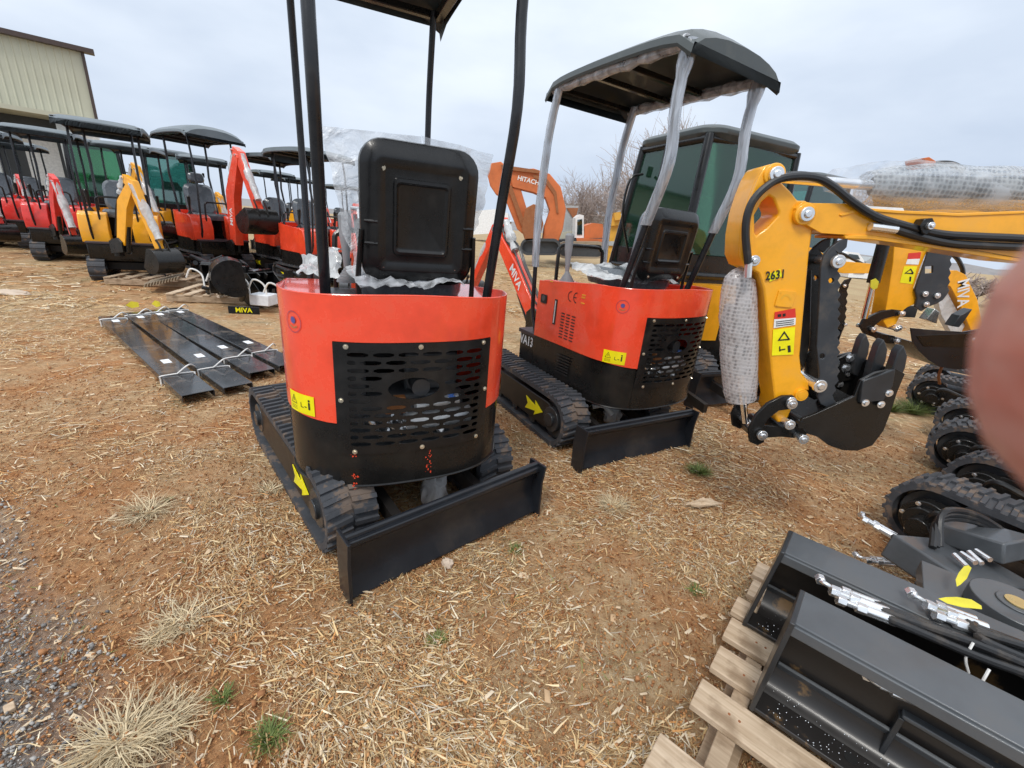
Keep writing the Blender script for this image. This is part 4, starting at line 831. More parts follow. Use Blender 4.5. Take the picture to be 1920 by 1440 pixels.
# hoses on the arm
hs = lambda pts, r, nm='hose', Y=W0-.03, m='hose': MB().tube([V3(*p, Y) for p in pts], r, 9, sub=6).build(nm, m, root)
hs([(1403, 494), (1398, 440), (1402, 400), (1418, 368), (1452, 340), (1490, 331), (1532, 334), (1562, 350), (1600, 380), (1640, 405), (1690, 421), (1760, 438), (1830, 443), (1900, 446), (2000, 452)], .0125)
hs([(1680, 431), (1720, 443), (1780, 456), (1850, 461), (1920, 464), (2010, 468)], .0125)
hs([(1448, 330), (1500, 326), (1540, 333), (1563, 348)], .009, Y=W1+.02)
hs([(1404, 492), (1402, 520)], .012, 'hose_fitting', m='zinc'); hs([(1632, 425), (1650, 427), (1680, 431)], .013, 'hose_fitting', m='zinc')
sidepl('hose_clamp', [(1680, 436), (1676, 424), (1684, 412), (1698, 410), (1702, 418), (1696, 432), (1688, 440)], W0-.05, W0-.016, 'black', bo, bev=.002); pinat(1691, 424, bo, W0-.05, .009, y1=W0)
# stickers on the stick
def stk(nm, pts, m, par, d=.002): return sidepl(nm, pts, W0-d-.0012, W0-d, m, par, bev=0, sm=False)
stk('sticker', [(1437, 580), (1474, 573), (1475, 590), (1436, 593)], 'sticker_red', st); stk('sticker', [(1436, 593), (1475, 590), (1474, 603), (1435, 609)], 'sticker_white', st)
for i in range(3): stk('print_line', [(1439, 597+i*3.6), (1471, 593+i*3.6), (1471, 594.2+i*3.6), (1439, 598.2+i*3.6)], 'ink', st, .0035)
stk('print_mark', [(1442, 584), (1448, 583), (1448, 588), (1442, 589)], 'ink', st, .0035); stk('print_mark', [(1451, 583), (1456, 582), (1456, 587), (1451, 588)], 'ink', st, .0035)
ys = stk('sticker', [(1434, 612), (1474, 607), (1471, 657), (1432, 659)], 'sticker_yellow', st)
stk('warning_triangle', [(1442, 632), (1454, 614), (1465, 630), (1462, 630), (1454, 618.5), (1446, 629.5), (1463, 628), (1463, 630.5)], 'ink', st, .0035)
stk('print_mark', [(1445, 648), (1456, 646), (1456, 648), (1445, 650)], 'ink', st, .0035); stk('print_mark', [(1445, 642), (1447, 642), (1447, 651), (1445, 651)], 'ink', st, .0035); stk('print_figure', [(1460, 641), (1465, 640), (1466, 652), (1461, 653)], 'ink', st, .0035)
stk('sticker', [(1423, 511), (1446, 502), (1450, 515), (1427, 525)], 'sticker_yellow', st)
x, z = A2(1437, 513); text('painted_number', '2631', .042, 'ink', st, frame((x, W0-.005, z), (1, 0, .22), (-.1, 0, 1)), sx=.8)
q = MB(); x, z = A2(1456, 556); q.M = frame((x, W0-.001, z), (1, 0, 0), (0, 0, 1))
ringm = [(a, b, 0) for a, b in rrect(.062, .058, .006, 3)]; ring2 = [(a*.9, b*.9, 0) for a, b in rrect(.062, .058, .006, 3)]; ring3 = [(a, b, .004) for a, b in rrect(.062, .058, .006, 3)]
q.loft([ringm, ring3], True, False, True); q.build('number_plate', 'yellow', st, .001)
q = MB(); q.M = frame((x, W0-.006, z-.002), (1, 0, 0), (0, 0, 1))
for i in range(10): a = math.pi*i/10; q.add([(k*math.cos(g), k*math.sin(g), 0) for k, g in ((.012, a), (.02, a), (.02, a+.33), (.012, a+.33))], [(0, 1, 2, 3)])
for cx, cy in ((-.024, .022), (.024, .022), (-.024, -.022), (.024, -.022)): q.add([(cx+a, cy+b, 0) for a, b in circle(0, 0, .003, 8)], [tuple(range(8))])
q.build('plate_print', 'print_orange', st, sm=False)
# thumb: dark serrated plates
ser = []
ys_ = [470+i*8.6 for i in range(32)]
for i, y in enumerate(ys_): ser.append((1541+4*math.sin(min(1, i/6)*1.4)+(5.5 if i % 2 else 0)-(max(0, i-26)*2), y))
for k, (dy, mm) in enumerate(((0, 'thumb_grey'), (.085, 'black'))):
    th = sidepl('thumb_plate', [(1513, 716), (1514, 690), (1508, 640), (1512, 560), (1514, 500), (1520, 476), (1532, 462), (1548, 450), (1562, 446), (1560, 462), (1548, 474)]+ser+[(1548, 745), (1530, 752), (1516, 744), (1510, 730)], W0-.02+dy, W0-.008+dy, mm, root, bev=.002, holes=[circle(1533, 522, 5, 10), circle(1518, 658, 5, 10)])
pinat(1539, 487, root, W0-.03, .017); pinat(1509, 709, root, W0-.03, .019); pinat(1461, 738, root, W0-.02, .014)
sidepl('cylinder_bracket', [(1495, 505), (1515, 503), (1512, 640), (1500, 690), (1486, 662), (1492, 560)], W0+.03, W0+.07, 'black', root)
x, z = A2(1485, 730); q = MB(); q.tube([(x, W0-.01, z), (x, W1+.01, z)], .024, 20); q.tube([(x, W0-.0105, z), (x, W0-.012, z)], .016, 16); q.build('lug_eye', 'yellow', st, .002)
# links
for dy in (-.02, W1-W0+.01):
    sidepl('link', beam([(1458, 741), (1435, 748), (1412, 768), (1400, 800)], [24, 22, 22, 24]) if False else [(1388, 812), (1386, 790), (1398, 764), (1420, 742), (1446, 729), (1466, 728), (1472, 742), (1462, 752), (1440, 755), (1420, 770), (1410, 790), (1414, 812), (1402, 818)], W0+dy-.006, W0+dy+.008, 'black', root, bev=.002)
sidepl('lower_link', [(1398, 800), (1420, 786), (1455, 790), (1490, 786), (1500, 800), (1488, 812), (1450, 808), (1420, 810), (1404, 816)], W0+.0, W1, 'black', root, bev=.003)
for p in ((1459, 741), (1407, 797), (1456, 778), (1480, 804)): pinat(*p, root, W0-.032, .015)
# bucket of the near arm: hollow, teeth to the right
bk = [(1497, 796), (1512, 812), (1532, 818), (1552, 834), (1578, 843), (1606, 844), (1634, 834), (1655, 806), (1668, 772), (1680, 735), (1695, 700), (1676, 690), (1640, 698), (1612, 712), (1600, 742), (1560, 760), (1520, 778), (1503, 784)]
YB0, YB1 = YA-.09, YA+.13
YA_ = YA; YA = YB0; Ptop = [A2(*p, YA) for p in bk]
shell = bk[2:11]; P_ = [A2(*p, YB0) for p in shell]
q = MB(); cen = Vector(A2(1590, 770, YB0)); inn = [tuple(Vector(p).lerp(cen, .06)) for p in P_]
q.prism(P_+inn[::-1], YB0, YB1, 'xz'); bu = q.build('bucket', 'satin_black', root, .002)
for yy, nm in ((YB0, 'near'), (YB1, 'far')):
    q = MB(); q.prism(Ptop, yy-.006, yy+.006, 'xz'); q.build('side_plate', 'black', bu, .002)
    q = MB(); q.prism([A2(*p, YB0) for p in [(1612, 712), (1672, 690), (1668, 720), (1650, 748), (1606, 752)]], yy-.017, yy-.005, 'xz'); q.build('side_cutter', 'dark_steel' if nm == 'near' else 'black', bu, .002)
    for p in ((1660, 734), (1616, 752), (1645, 755)):
        x, z = A2(*p, YB0); boltmb((x, yy-.017, z), (0, -1, 0), .009).build('bolt', 'zinc', bu)
    x, z = A2(1500, 795, YB0); q = MB(); q.tube([(x, yy-.012, z), (x, yy+.012, z)], .014, 14); q.build('boss', 'black', bu)
q = MB(); a = A2(1500, 792, YB0); b = A2(1588, 752, YB0); q.tube([(a[0]+.03, YB0, a[1]-.005), (a[0]+.03, YB1, a[1]-.005)], .012, 10); q.build('cross_tube', 'dark_steel', bu)
q = MB(); q.prism([A2(1520, 800, YB0), A2(1600, 745, YB0), A2(1604, 750, YB0), A2(1524, 806, YB0)], YB0+.01, YB1-.01, 'xz'); q.build('stiffener', 'black', bu)
for i, yy in enumerate((YB0+.02, (YB0+YB1)/2, YB1-.02)):
    q = MB(); q.prism([A2(*p, YB0) for p in [(1676, 738), (1688, 716), (1699, 690), (1703, 668), (1696, 648), (1686, 660), (1676, 688), (1668, 712), (1664, 730)]], yy-.018, yy+.018, 'xz'); q.build('tooth', 'dark_steel', bu, .004)
# hinge bracket with bolts on the far side of the bucket top
YA = YA_; YH = YB1-.02
hb = sidepl('hinge_plate', [(1530, 730), (1548, 700), (1572, 672), (1592, 664), (1614, 672), (1640, 694), (1618, 706), (1580, 716), (1550, 742)], YH, YH+.012, 'black', bu, Y=YH, bev=.002)
for p in ((1594, 671), (1565, 683), (1586, 690), (1624, 688), (1556, 700), (1538, 700)):
    x, z = A2(*p, YH); boltmb((x, YH, z), (0, -1, 0), .012).build('bolt', 'zinc', bu)
sidepl('hinge_fin', [(1546, 690), (1558, 650), (1572, 645), (1574, 676)], YH+.05, YH+.06, 'dark_steel', bu, Y=YH)
# small boom-side sticker strip
sidepl('sticker', [(1590, 388), (1660, 392), (1662, 397), (1592, 396)], W0-.019, W0-.0178, 'sticker_white', bo, bev=0, sm=False)

rebase(root, (2.74, 1.49, 0))
# ------------------------------------------------------------ second yellow machine further right
Y2 = 2.75
r2 = thing('yellow_excavator', 'second yellow excavator, level bucket seen under the near boom beside the finger', 'excavator')
W2a, W2b = Y2-.05, Y2+.06
def s2(name, pts, y0, y1, m, par, holes=(), bev=.003, sm=True): return sidepl(name, pts, y0, y1, m, par, holes, bev, Y2, sm=sm)
s_2 = s2('stick', [(1668, 400), (1731, 400), (1725, 470), (1712, 500), (1700, 538), (1712, 556), (1706, 566), (1688, 574), (1680, 580), (1668, 605), (1652, 612), (1645, 600), (1652, 560), (1662, 490)], W2a, W2b, 'yellow', r2)
s2('boom', [(1650, 345), (1690, 340), (1800, 350), (2000, 375), (2160, 420), (2260, 560), (2200, 600), (2110, 490), (1980, 430), (1780, 400), (1660, 400)], W2a-.02, W2b+.02, 'yellow', r2)
s2('bracket', [(1712, 300), (1722, 298), (1735, 306), (1730, 316), (1716, 315)], W2a-.02, W2b, 'orange', r2)
q = MB(); q.tube([ony(*p, Y2) for p in [(1738, 312), (1760, 307), (1785, 308), (1806, 318)]], .016, 8, sub=5); q.build('hose', 'hose', r2)
s2('thumb_plate', [(1725, 460), (1755, 462)]+[(1763+(4 if i % 2 else 0)-i*.7, 470+i*8) for i in range(11)]+[(1748, 560), (1738, 566), (1722, 572), (1710, 580), (1698, 572), (1702, 556), (1698, 540), (1704, 522), (1712, 500)], W2a-.02, W2a-.006, 'thumb_grey', r2, holes=[[(1716, 498), (1730, 497), (1730, 510), (1716, 511)]])
for p in ((1716, 567), (1736, 551), (1714, 548), (1667, 610), (1663, 612), (1665, 635)): pinat(*p, r2, W2a-.022, .013, Y2, W2b)
x = stk('a', [(0, 0), (1, 0), (1, 1)], 'ink', s_2); bpy.data.objects.remove(x)
s2('sticker', [(1690, 474), (1713, 472), (1711, 484), (1688, 485)], W2a-.002, W2a-.001, 'sticker_red', s_2, bev=0, sm=False); s2('sticker', [(1688, 485), (1711, 484), (1708, 495), (1685, 494)], W2a-.002, W2a-.001, 'sticker_white', s_2, bev=0, sm=False)
s2('sticker', [(1682, 498), (1706, 498), (1698, 531), (1674, 528)], W2a-.002, W2a-.001, 'sticker_yellow', s_2, bev=0, sm=False)
s2('warning_triangle', [(1682, 511), (1694, 502), (1700, 511), (1697, 511), (1693.5, 504.5), (1685, 510), (1698, 510), (1698, 512.5)], W2a-.004, W2a-.003, 'ink', s_2, bev=0, sm=False); s2('print_figure', [(1692, 517), (1695, 517), (1694, 526), (1691, 526)], W2a-.004, W2a-.003, 'ink', s_2, bev=0, sm=False)
q = MB(); q.cyl(ony(1658, 452, Y2-.06), ony(1637, 530, Y2-.06), .033, 14); cy = q.build('bucket_cylinder', 'satin_black', r2); q = MB(); q.cyl(ony(1637, 530, Y2-.06), ony(1620, 597, Y2-.06), .018, 12); q.build('piston_rod', 'chrome', cy)
q = MB(); q.prism([A2(*p, Y2-.10) for p in [(1632, 526), (1641, 522), (1647, 528), (1644, 540), (1636, 543), (1631, 538)]], Y2-.105, Y2-.10, 'xz'); tag(q.build('paper_tag', 'tag_yellow'), 'small yellow tag hanging on the cylinder of the second yellow arm', 'tag')
s2('link', [(1600, 608), (1606, 596), (1622, 588), (1640, 580), (1660, 577), (1676, 579), (1678, 588), (1660, 590), (1640, 596), (1628, 606), (1622, 614), (1640, 622), (1664, 626), (1670, 640), (1650, 640), (1625, 628), (1608, 622)], W2a-.01, W2a+.01, 'black', r2)
pinat(1621, 613, r2, W2a-.02, .013, Y2, W2b); pinat(1673, 584, r2, W2a-.02, .013, Y2, W2b)
bk2 = [(1668, 605), (1700, 608), (1760, 612), (1830, 600), (1850, 640), (1815, 664), (1785, 676), (1750, 679), (1720, 674), (1700, 662), (1682, 645), (1672, 630)]
q = MB(); q.prism([A2(*p, Y2) for p in bk2], Y2-.16, Y2-.15, 'xz'); b2_ = q.build('bucket', 'blade_black', r2)
P_ = [A2(*p, Y2) for p in bk2[4:]]; cen = Vector(A2(1750, 640, Y2)); q = MB(); q.prism(P_+[tuple(Vector(p).lerp(cen, .08)) for p in P_][::-1], Y2-.15, Y2+.2, 'xz'); q.build('bucket_shell', 'black', b2_)
s2('side_cutter', [(1720, 604), (1745, 583), (1770, 582), (1762, 606)], Y2+.18, Y2+.19, 'dark_steel', b2_); s2('tooth', [(1778, 610), (1792, 590), (1815, 578), (1800, 600), (1790, 612)], Y2-.03, Y2+.03, 'dark_steel', b2_); s2('tooth', [(1758, 604), (1775, 583), (1784, 590), (1778, 612)], Y2+.08, Y2+.14, 'steel', b2_)
s2('side_rib', [(1676, 618), (1820, 612), (1850, 618), (1842, 640), (1690, 637)], Y2-.163, Y2-.16, 'black', b2_)
for p in ((1780, 625), (1793, 634), (1809, 624)): x, z = A2(*p, Y2); boltmb((x, Y2-.163, z), (0, -1, 0), .012).build('bolt', 'zinc', b2_)
q = MB(); q.tube([ony(*p, Y2) for p in [(1772, 672), (1765, 690), (1760, 705), (1762, 720)]], .008, 6, sub=3); q.build('hose', 'brown_pipe', r2)
carrier(r2, 3.76, 2.52)
q = MB(MR); panel(q, Bn, -Bn.h, Bn.h, .55, 1.05, 0); q.build('cowling', 'yellow', r2, loc=(4.5, 2.5, 0)); q = MB(); q.box((4.3, 2.5, .45), (.95, .92, .2)); q.build('skirt', 'black', r2, .01)
rebase(r2, (3.76, 2.52, 0))
# third yellow machine: boom with lettering and an arm left of it
Y3 = 4.6
r3 = thing('yellow_excavator', 'third yellow excavator, white lettering on its sloping boom, just left of the finger', 'excavator')
def s3(name, pts, y0, y1, m, par, **k): return sidepl(name, pts, Y3+y0, Y3+y1, m, par, Y=Y3, bev=.003, **k)
b3_ = s3('boom', [(1752, 512), (1764, 506), (1784, 506), (1800, 514), (1822, 560), (1838, 640), (1900, 700), (1880, 730), (1820, 640), (1790, 570), (1772, 536), (1754, 528)], -.06, .06, 'yellow', r3)
s3('wrapped_cylinder', [(1750, 540), (1772, 545), (1806, 610), (1790, 640), (1762, 590)], -.02, .05, 'white_wrap', r3)
x, z = A2(1794, 548, Y3); text('lettering', 'MIVA', .155, 'white', b3_, frame((x, Y3-.064, z), (.42, 0, -1), (1, 0, .42)), sx=.8)
q = MB(); q.tube([ony(*p, Y3) for p in [(1765, 470), (1790, 480), (1803, 500), (1806, 515)]], .02, 7, sub=4); q.build('hose', 'hose', r3)
carrier(r3, 4.68, 3.78)
q = MB(MR); panel(q, Bn, -Bn.h, Bn.h, .55, 1.05, 0); q.build('cowling', 'yellow', r3, loc=(5.6, 3.8, 0)); rebase(r3, (4.68, 3.78, 0))
Y4 = 5.6
r4 = thing('yellow_excavator', 'small far yellow excavator arm with black toothed thumb, seen under the near boom', 'excavator')
def s4(name, pts, y0, y1, m, par, **k): return sidepl(name, pts, Y4+y0, Y4+y1, m, par, Y=Y4, bev=.003, **k)
s4('boom', [(1545, 480), (1560, 488), (1640, 495), (1665, 498), (1700, 510), (1700, 520), (1640, 512), (1575, 512), (1550, 505)], -.05, .05, 'yellow', r4)
s4('stick', [(1500, 460), (1530, 468), (1556, 490), (1565, 510), (1560, 560), (1552, 610), (1540, 616), (1538, 560), (1530, 510), (1500, 490)], -.05, .05, 'yellow', r4)
s4('thumb_plate', [(1568, 535), (1576, 524), (1588, 520), (1582, 532)]+[(1582-(3 if i % 2 else 0)-.5*i, 536+i*7) for i in range(11)]+[(1570, 616), (1562, 612), (1556, 616), (1552, 612), (1560, 580)], -.09, -.06, 'black', r4)
for p in ((1573, 534), (1575, 606), (1553, 617)): pinat(*p, r4, Y4-.1, .016, Y4, Y4)
q = MB(); q.tube([ony(*p, Y4) for p in [(1550, 476), (1575, 474), (1600, 486), (1625, 497), (1660, 500)]], .018, 7, sub=4); q.build('hose', 'hose', r4)
q = MB(MR); panel(q, Bn, -Bn.h, Bn.h, .55, 1.05, 0); q.build('cowling', 'yellow', r4, loc=(8.6, 6.1, 0)); rebase(r4, (5.6, 6.1, 0))

# ------------------------------------------------------------ the left hand row
GR = 'open canopy excavators in the left row'
def far_mini(label, x, y, yaw, col, group=GR, **k): return mini('mini_excavator', label, (x, y), yaw, yaw, group, col, hero=False, **k)
def roof_at(label, px, py, h, yaw, col, **k): p = onz(px, py, h); return far_mini(label, p.x, p.y, yaw, col, group='open canopy excavators in the rear of the left row', **k)
aY = dict(yaw=R(38), boom=[(.95, .6), (1.15, 1.15), (1.40, 1.42)], bth=[.16, .19, .12], stick=[(1.25, 1.50), (1.40, 1.42), (1.70, .55)], sth=[.1, .14, .08], bucket_ang=R(-10), bs=.85, bw=.36, wrap='sb')
aR = dict(yaw=R(26), boom=[(.95, .6), (1.15, 1.1), (1.38, 1.38)], bth=[.16, .18, .12], stick=[(1.25, 1.46), (1.38, 1.38), (1.62, .5)], sth=[.1, .13, .08], bucket_ang=R(0), bs=.8, bw=.34, wrap='sb')
seatG = dict(m='seat_grey', z0=1.0, h=.48, w=.42, y=-.2, tilt=8)
mcan = dict(mtop='canopy_grey', arch=.02, drop=.075, w=1.0, y0=-.6, y1=.65)
far_mini('yellow open mini excavator with wrapped arm and grey seat, foremost of the left row', -6.5, 7.2, 215, 'yellow', armspec=aY, seatspec=seatG, canop=mcan)
far_mini('red mini excavator with flat grey roof, left of the yellow one', -8.9, 8.6, 215, 'dark_red', armspec=aR, seatspec=seatG, canop=mcan)
far_mini('red mini excavator cut off by the left edge of the photo, white wrapped arm', -11.2, 9.5, 215, 'dark_red', armspec=aR, seatspec=seatG, canop=mcan)
aB = dict(boom=[(1.0, .55), (1.10, 1.40), (1.45, 2.0)], bth=[.20, .27, .15], stick=[(1.34, 2.08), (1.48, 2.0), (1.9, 1.15)], sth=[.12, .16, .1], bucket_ang=R(-50), bs=1.1, bw=.5, wrap='sb', w=.13, txt=('MIVA', .13, .55, 'white', (1, 0, 1)))
far_mini('red excavator with rounded body, head rest seat and tall bent boom in the left row', -6.35, 8.95, 238, 'red', armspec=aB, seatspec=dict(m='seat_grey', z0=.98, h=.55, w=.5, y=-.2, tilt=8, head=True), canop=dict(mtop='canopy_grey', arch=.12, w=1.0, y0=-.7, y1=.75, z=2.3), scale=1.04)
far_mini('red excavator with a raised black bucket, right of the tall bent red boom', -5.1, 9.4, 238, 'red', armspec=dict(boom=[(1.0, .6), (1.2, 1.1), (1.5, 1.3)], bth=[.18, .22, .14], stick=[(1.36, 1.4), (1.5, 1.3), (1.6, 1.0)], sth=[.12, .14, .1], bucket_ang=R(-60), bs=1.1, bw=.6, wrap='s'), seatspec=seatG, canop=mcan)
far_mini('red excavator half hidden behind the two near black canopy posts', -3.9, 8.2, 238, 'red', armspec=aR, seatspec=seatG, canop=mcan)
roof_at('second yellow excavator seen through the posts of the foremost one', 243, 268, 2.3, 205, 'yellow', armspec=dict(aY, boom=[(.95, .6), (1.2, 1.3), (1.55, 1.75)], stick=[(1.4, 1.82), (1.55, 1.75), (2.0, .8)]), seatspec=seatG, canop=mcan)
roof_at('excavator whose grey roof shows just behind the rounded red one', 378, 291, 2.3, 215, 'yellow', armspec=aR, seatspec=seatG, canop=mcan)
roof_at('yellow excavator behind the bent red boom', 505, 318, 2.3, 228, 'yellow', armspec=aY, seatspec=seatG, canop=mcan)
roof_at('yellow excavator at the back between the black posts and the bent boom', 548, 330, 2.3, 228, 'yellow', armspec=aR, seatspec=seatG, canop=mcan)
roof_at('red excavator at the back just left of the nearest seat', 640, 345, 2.3, 235, 'red', armspec=aR, seatspec=seatG, canop=mcan)
roof_at('red excavator at the very back, behind the one cut off by the edge', 25, 262, 2.3, 215, 'dark_red', armspec=aR, seatspec=seatG, canop=mcan)
def cab_at(label, px, py, zr, **k):
    p = onz(px, py, zr); c, s = math.cos(R(222)), math.sin(R(222)); return cab_machine('cab_excavator', label, (p.x-(.52*c-.62*s), p.y-(.52*s+.62*c)), 222, 'dark_red', 'cab excavators in the left row', hero=False, zr=zr, roofm='canopy_grey', **k)
cab_at('dark cab excavator with green windows behind the yellow open one', 172, 272, 2.35)
cab_at('teal glazed cab excavator just left of the rounded red one', 312, 290, 2.3, glassm='teal_glass')

# ------------------------------------------------------------ fork sleeves on the ground, left
def sleeve(name, label, a, b, w, h=.055, drop=0):
    a, b = Vector(a), Vector(b); d = (b-a); d.z = 0; Ln = d.length; ang = math.atan2(d.y, d.x)
    root = thing(name, label, 'fork sleeve', (a.x, a.y, 0), ang, 'black fork sleeves lying side by side')
    q = MB(); z0 = .015
    q.box((Ln/2, 0, z0+h-.003), (Ln, w, .006)); q.box((Ln/2, w/2-.003, z0+h/2-.001), (Ln, .006, h-.008)); q.box((Ln/2, -w/2+.003, z0+h/2-.001), (Ln, .006, h-.008)); q.box((Ln/2-.06, 0, z0+.002), (Ln-.12, w-.014, .005))
    q.build('sleeve_body', 'sleeve', root, .003)
    for f, rl in ((.06, .02), (.83, .012)):
        s_ = MB(); x = Ln*f; s_.tube([(x, -w/2-.006, 0), (x, -w/2-.006, z0+h*.7), (x+.005, -w/2+.006, z0+h+.004), (x+.02, w/2-.006, z0+h+.004), (x+.03, w/2+.006, z0+h*.7), (x+.035, w/2+.008, 0)], .006, 6, sub=3); s_.build('strap', 'strap', root)
        s_ = MB(); s_.tube([(x+.02, 0, z0+h+.01), (x+.03, .06, z0+h+.06), (x-.02, .1, z0+h+.05), (x-.08, .14, z0+h+.01)], .006, 6, sub=4); s_.build('strap_end', 'strap', root)
    for f_, yy_ in ((.10, 0), (.70, .02)): l_ = MB(); l_.box((Ln*f_, yy_, z0+h+.0015), (.11, .055, .001)); l_.build('paper_label', 'paper', root)
    return root
for lab, a, b, w_ in (('leftmost black fork sleeve, a little apart from the others', onz(206, 592, .07), onz(372, 736, .07), .19), ('black fork sleeve left of the close pair, right of the gap', onz(250, 585, .07), onz(447, 722, .07), .19), ('black fork sleeve in the middle of the close group, strapped to its neighbour', onz(285, 581, .07), onz(492, 695, .07), .19), ('rightmost black fork sleeve running behind the nearest red excavator', onz(322, 577, .07), onz(545, 682, .07), .19)):
    sleeve('fork_sleeve', lab, a, b, w_)
for lab, p_, rz in (('yellow paper tag on the far end of the left fork sleeve', (247, 573), .3), ('yellow paper tag on the far end of the third fork sleeve', (292, 571), -.2)):
    p = onz(*p_, .09); q = MB(); q.add([(p.x+a*math.cos(rz), p.y+a*math.sin(rz), p.z+b) for a, b in [(-.06, 0), (0, .05), (.07, .04), (.07, -.01), (0, -.03)]], [(0, 1, 2, 3, 4)]); tag(q.build('paper_tag', 'tag_yellow', sm=False), lab, 'tag')

# ------------------------------------------------------------ pallets with small buckets, left middle
def plank(parent, c, d, rz=0, m='wood', name='plank'):
    q = MB(); q.box((0, 0, 0), d); o = q.build(name, m, parent, .003); o.location = c; o.rotation_euler.z = rz; return o
def pallet(label, pos, rz, L=1.0, W=.9, n=6, m='wood', group=None, gap=None, planks=True):
    root = thing('pallet', label, 'pallet', (pos[0], pos[1], 0), rz, group)
    for y in (-W/2+.04, 0, W/2-.04): plank(root, (0, y, .055), (L, .06, .08), 0, 'wood_dark', 'stringer')
    for i in range(n): plank(root, (-L/2+.05+(L-.1)*i/(n-1), random.uniform(-.008, .008), .107), (.09, W+random.uniform(-.02, .01), .018), random.uniform(-.01, .01), m)
    return root
def loose_bucket(label, pos, rz, s=1.1, w=.42, tilt=0, m='satin_black', txt=None):
    root = thing('excavator_bucket', label, 'bucket', (pos[0], pos[1], pos[2]), rz); sh, ea, tm = bucket_mb(w, s, 4); T = Matrix.Translation((0, 0, .30*s)) @ Matrix.Rotation(tilt, 4, 'X')
    for o_, nm, mm in [(sh, 'bucket_shell', m), (ea, 'ear', 'black')]+[(t, 'tooth', 'dark_steel') for t in tm]: o_.v = [tuple(T @ Vector(v)) for v in o_.v]; o_.build(nm, mm, root, .003)
    return root
pa = onz(445, 560, 0); pallet('pale board pallet under black buckets, between the fork sleeves and the left row', (pa.x, pa.y), .25, 1.35, .95, 7, group='pallets of attachments by the left row')
p = onz(425, 572, .1); loose_bucket('black bucket lying on its side nearest the fork sleeves, rounded side plate towards the camera', (p.x+.1, p.y+.2, -.02), R(-52), 1.1, .40, R(200))
p = onz(480, 560, .1); loose_bucket('black toothed bucket right on the same pallet, against the nearest red excavator', (p.x+.05, p.y+.1, .06), 1.2, 1.1, .4, -.5)
p = onz(392, 535, .1); loose_bucket('black ripper bucket behind the curved one on the pallet', (p.x, p.y+.15, .08), .4, .9, .3, .3)
p = onz(455, 528, .1); q = MB(); q.tube([(p.x-.5, p.y+.1, .14), (p.x+.35, p.y+.02, .2)], .05, 12); q.box((p.x-.1, p.y+.05, .28), (.35, .12, .14)); q.box((p.x+.2, p.y+.1, .2), (.12, .3, .2)); tag(q.build('hydraulic_breaker', 'satin_black', None, .008), 'black hydraulic breaker lying on the pallet behind the buckets', 'breaker')
p = onz(470, 556, .3); text_o = None
pl = thing('sign_plate', 'black plate with yellow lettering lying on the buckets of the near pallet', 'plate', (p.x-.02, p.y-.12, .16), .25)
q = MB(); q.box((0, 0, 0), (.32, .02, .085)); q.build('plate', 'black', pl, .003); text('lettering', 'MIVA', .075, 'sticker_yellow', pl, frame((0, -.0115, 0), (1, 0, 0), (0, 0, 1)))
q = MB(); p = onz(488, 566, .12); q.box((p.x+.05, p.y, .16), (.25, .22, .14)); tag(q.build('carton', 'paper', None, .01), 'small white box beside the yellow lettered plate', 'box')
pa2 = onz(330, 532, 0); pallet('low grey pallet in front of the yellow open excavator', (pa2.x, pa2.y), .3, 1.5, .8, 7, 'wood_dark', 'pallets of attachments by the left row')
p = onz(300, 528, .1); g_ = thing('metal_grating', 'muddy brown corrugated metal piece leaning on the grey pallet', 'grating', (p.x, p.y-.2, .08), .5)
for i in range(12): q = MB(); q.box((i*.035, 0, .02+i*.010), (.014, .5, .05), Matrix.Rotation(.3, 4, 'Y')); q.build('bar', 'mud', g_)
for i, (px, py, lab) in enumerate(((345, 505, 'tangle of black couplings on the grey pallet, left heap'), (385, 510, 'tangle of black couplings on the grey pallet, right heap'), (520, 528, 'black couplings beside the left flank of the nearest excavator'), (425, 562, 'low jumble of black fittings in front of the rounded bucket'), (462, 548, 'black fittings between the rounded bucket and the white box'))):
    p = onz(px, py, .1); t = thing('coupling_heap', lab, 'couplings', (p.x, p.y, .12)); random.seed(i+5)
    for k in range(9):
        q = MB(); c = Vector((random.uniform(-.3, .3), random.uniform(-.15, .15), random.uniform(.02, .22))); a = Vector((random.uniform(-1, 1), random.uniform(-.6, .6), random.uniform(-.4, .5))).normalized()*random.uniform(.08, .2)
        if k % 3: q.cyl(c-a, c+a, random.uniform(.02, .05), 10)
        else: q.box(c, (random.uniform(.08, .2), .05, random.uniform(.08, .18)), Matrix.Rotation(random.uniform(0, 3), 4, 'Z'))
        q.build('coupling', random.choice(['black', 'satin_black', 'dark_steel', 'zinc' if k % 4 == 0 else 'black']), t, .004)
for k in range(5):
    p = onz(350+k*38+random.uniform(-8, 8), 520+k*7, .3); q = MB(); q.tube([p, p+Vector((.08, .0, .12)), p+Vector((.18, .05, .05)), p+Vector((.22, .02, -.12))], .011, 6, sub=5)
    tag(q.build('strap', 'strap'), ('leftmost white strap loop, over the grey pallet', 'white strap loop over the right coupling heap', 'white strap loop above the curved black bucket', 'white strap loop above the yellow lettered plate', 'rightmost white strap loop, over the toothed bucket')[k], 'strap', 'white strap loops on the left pallets')

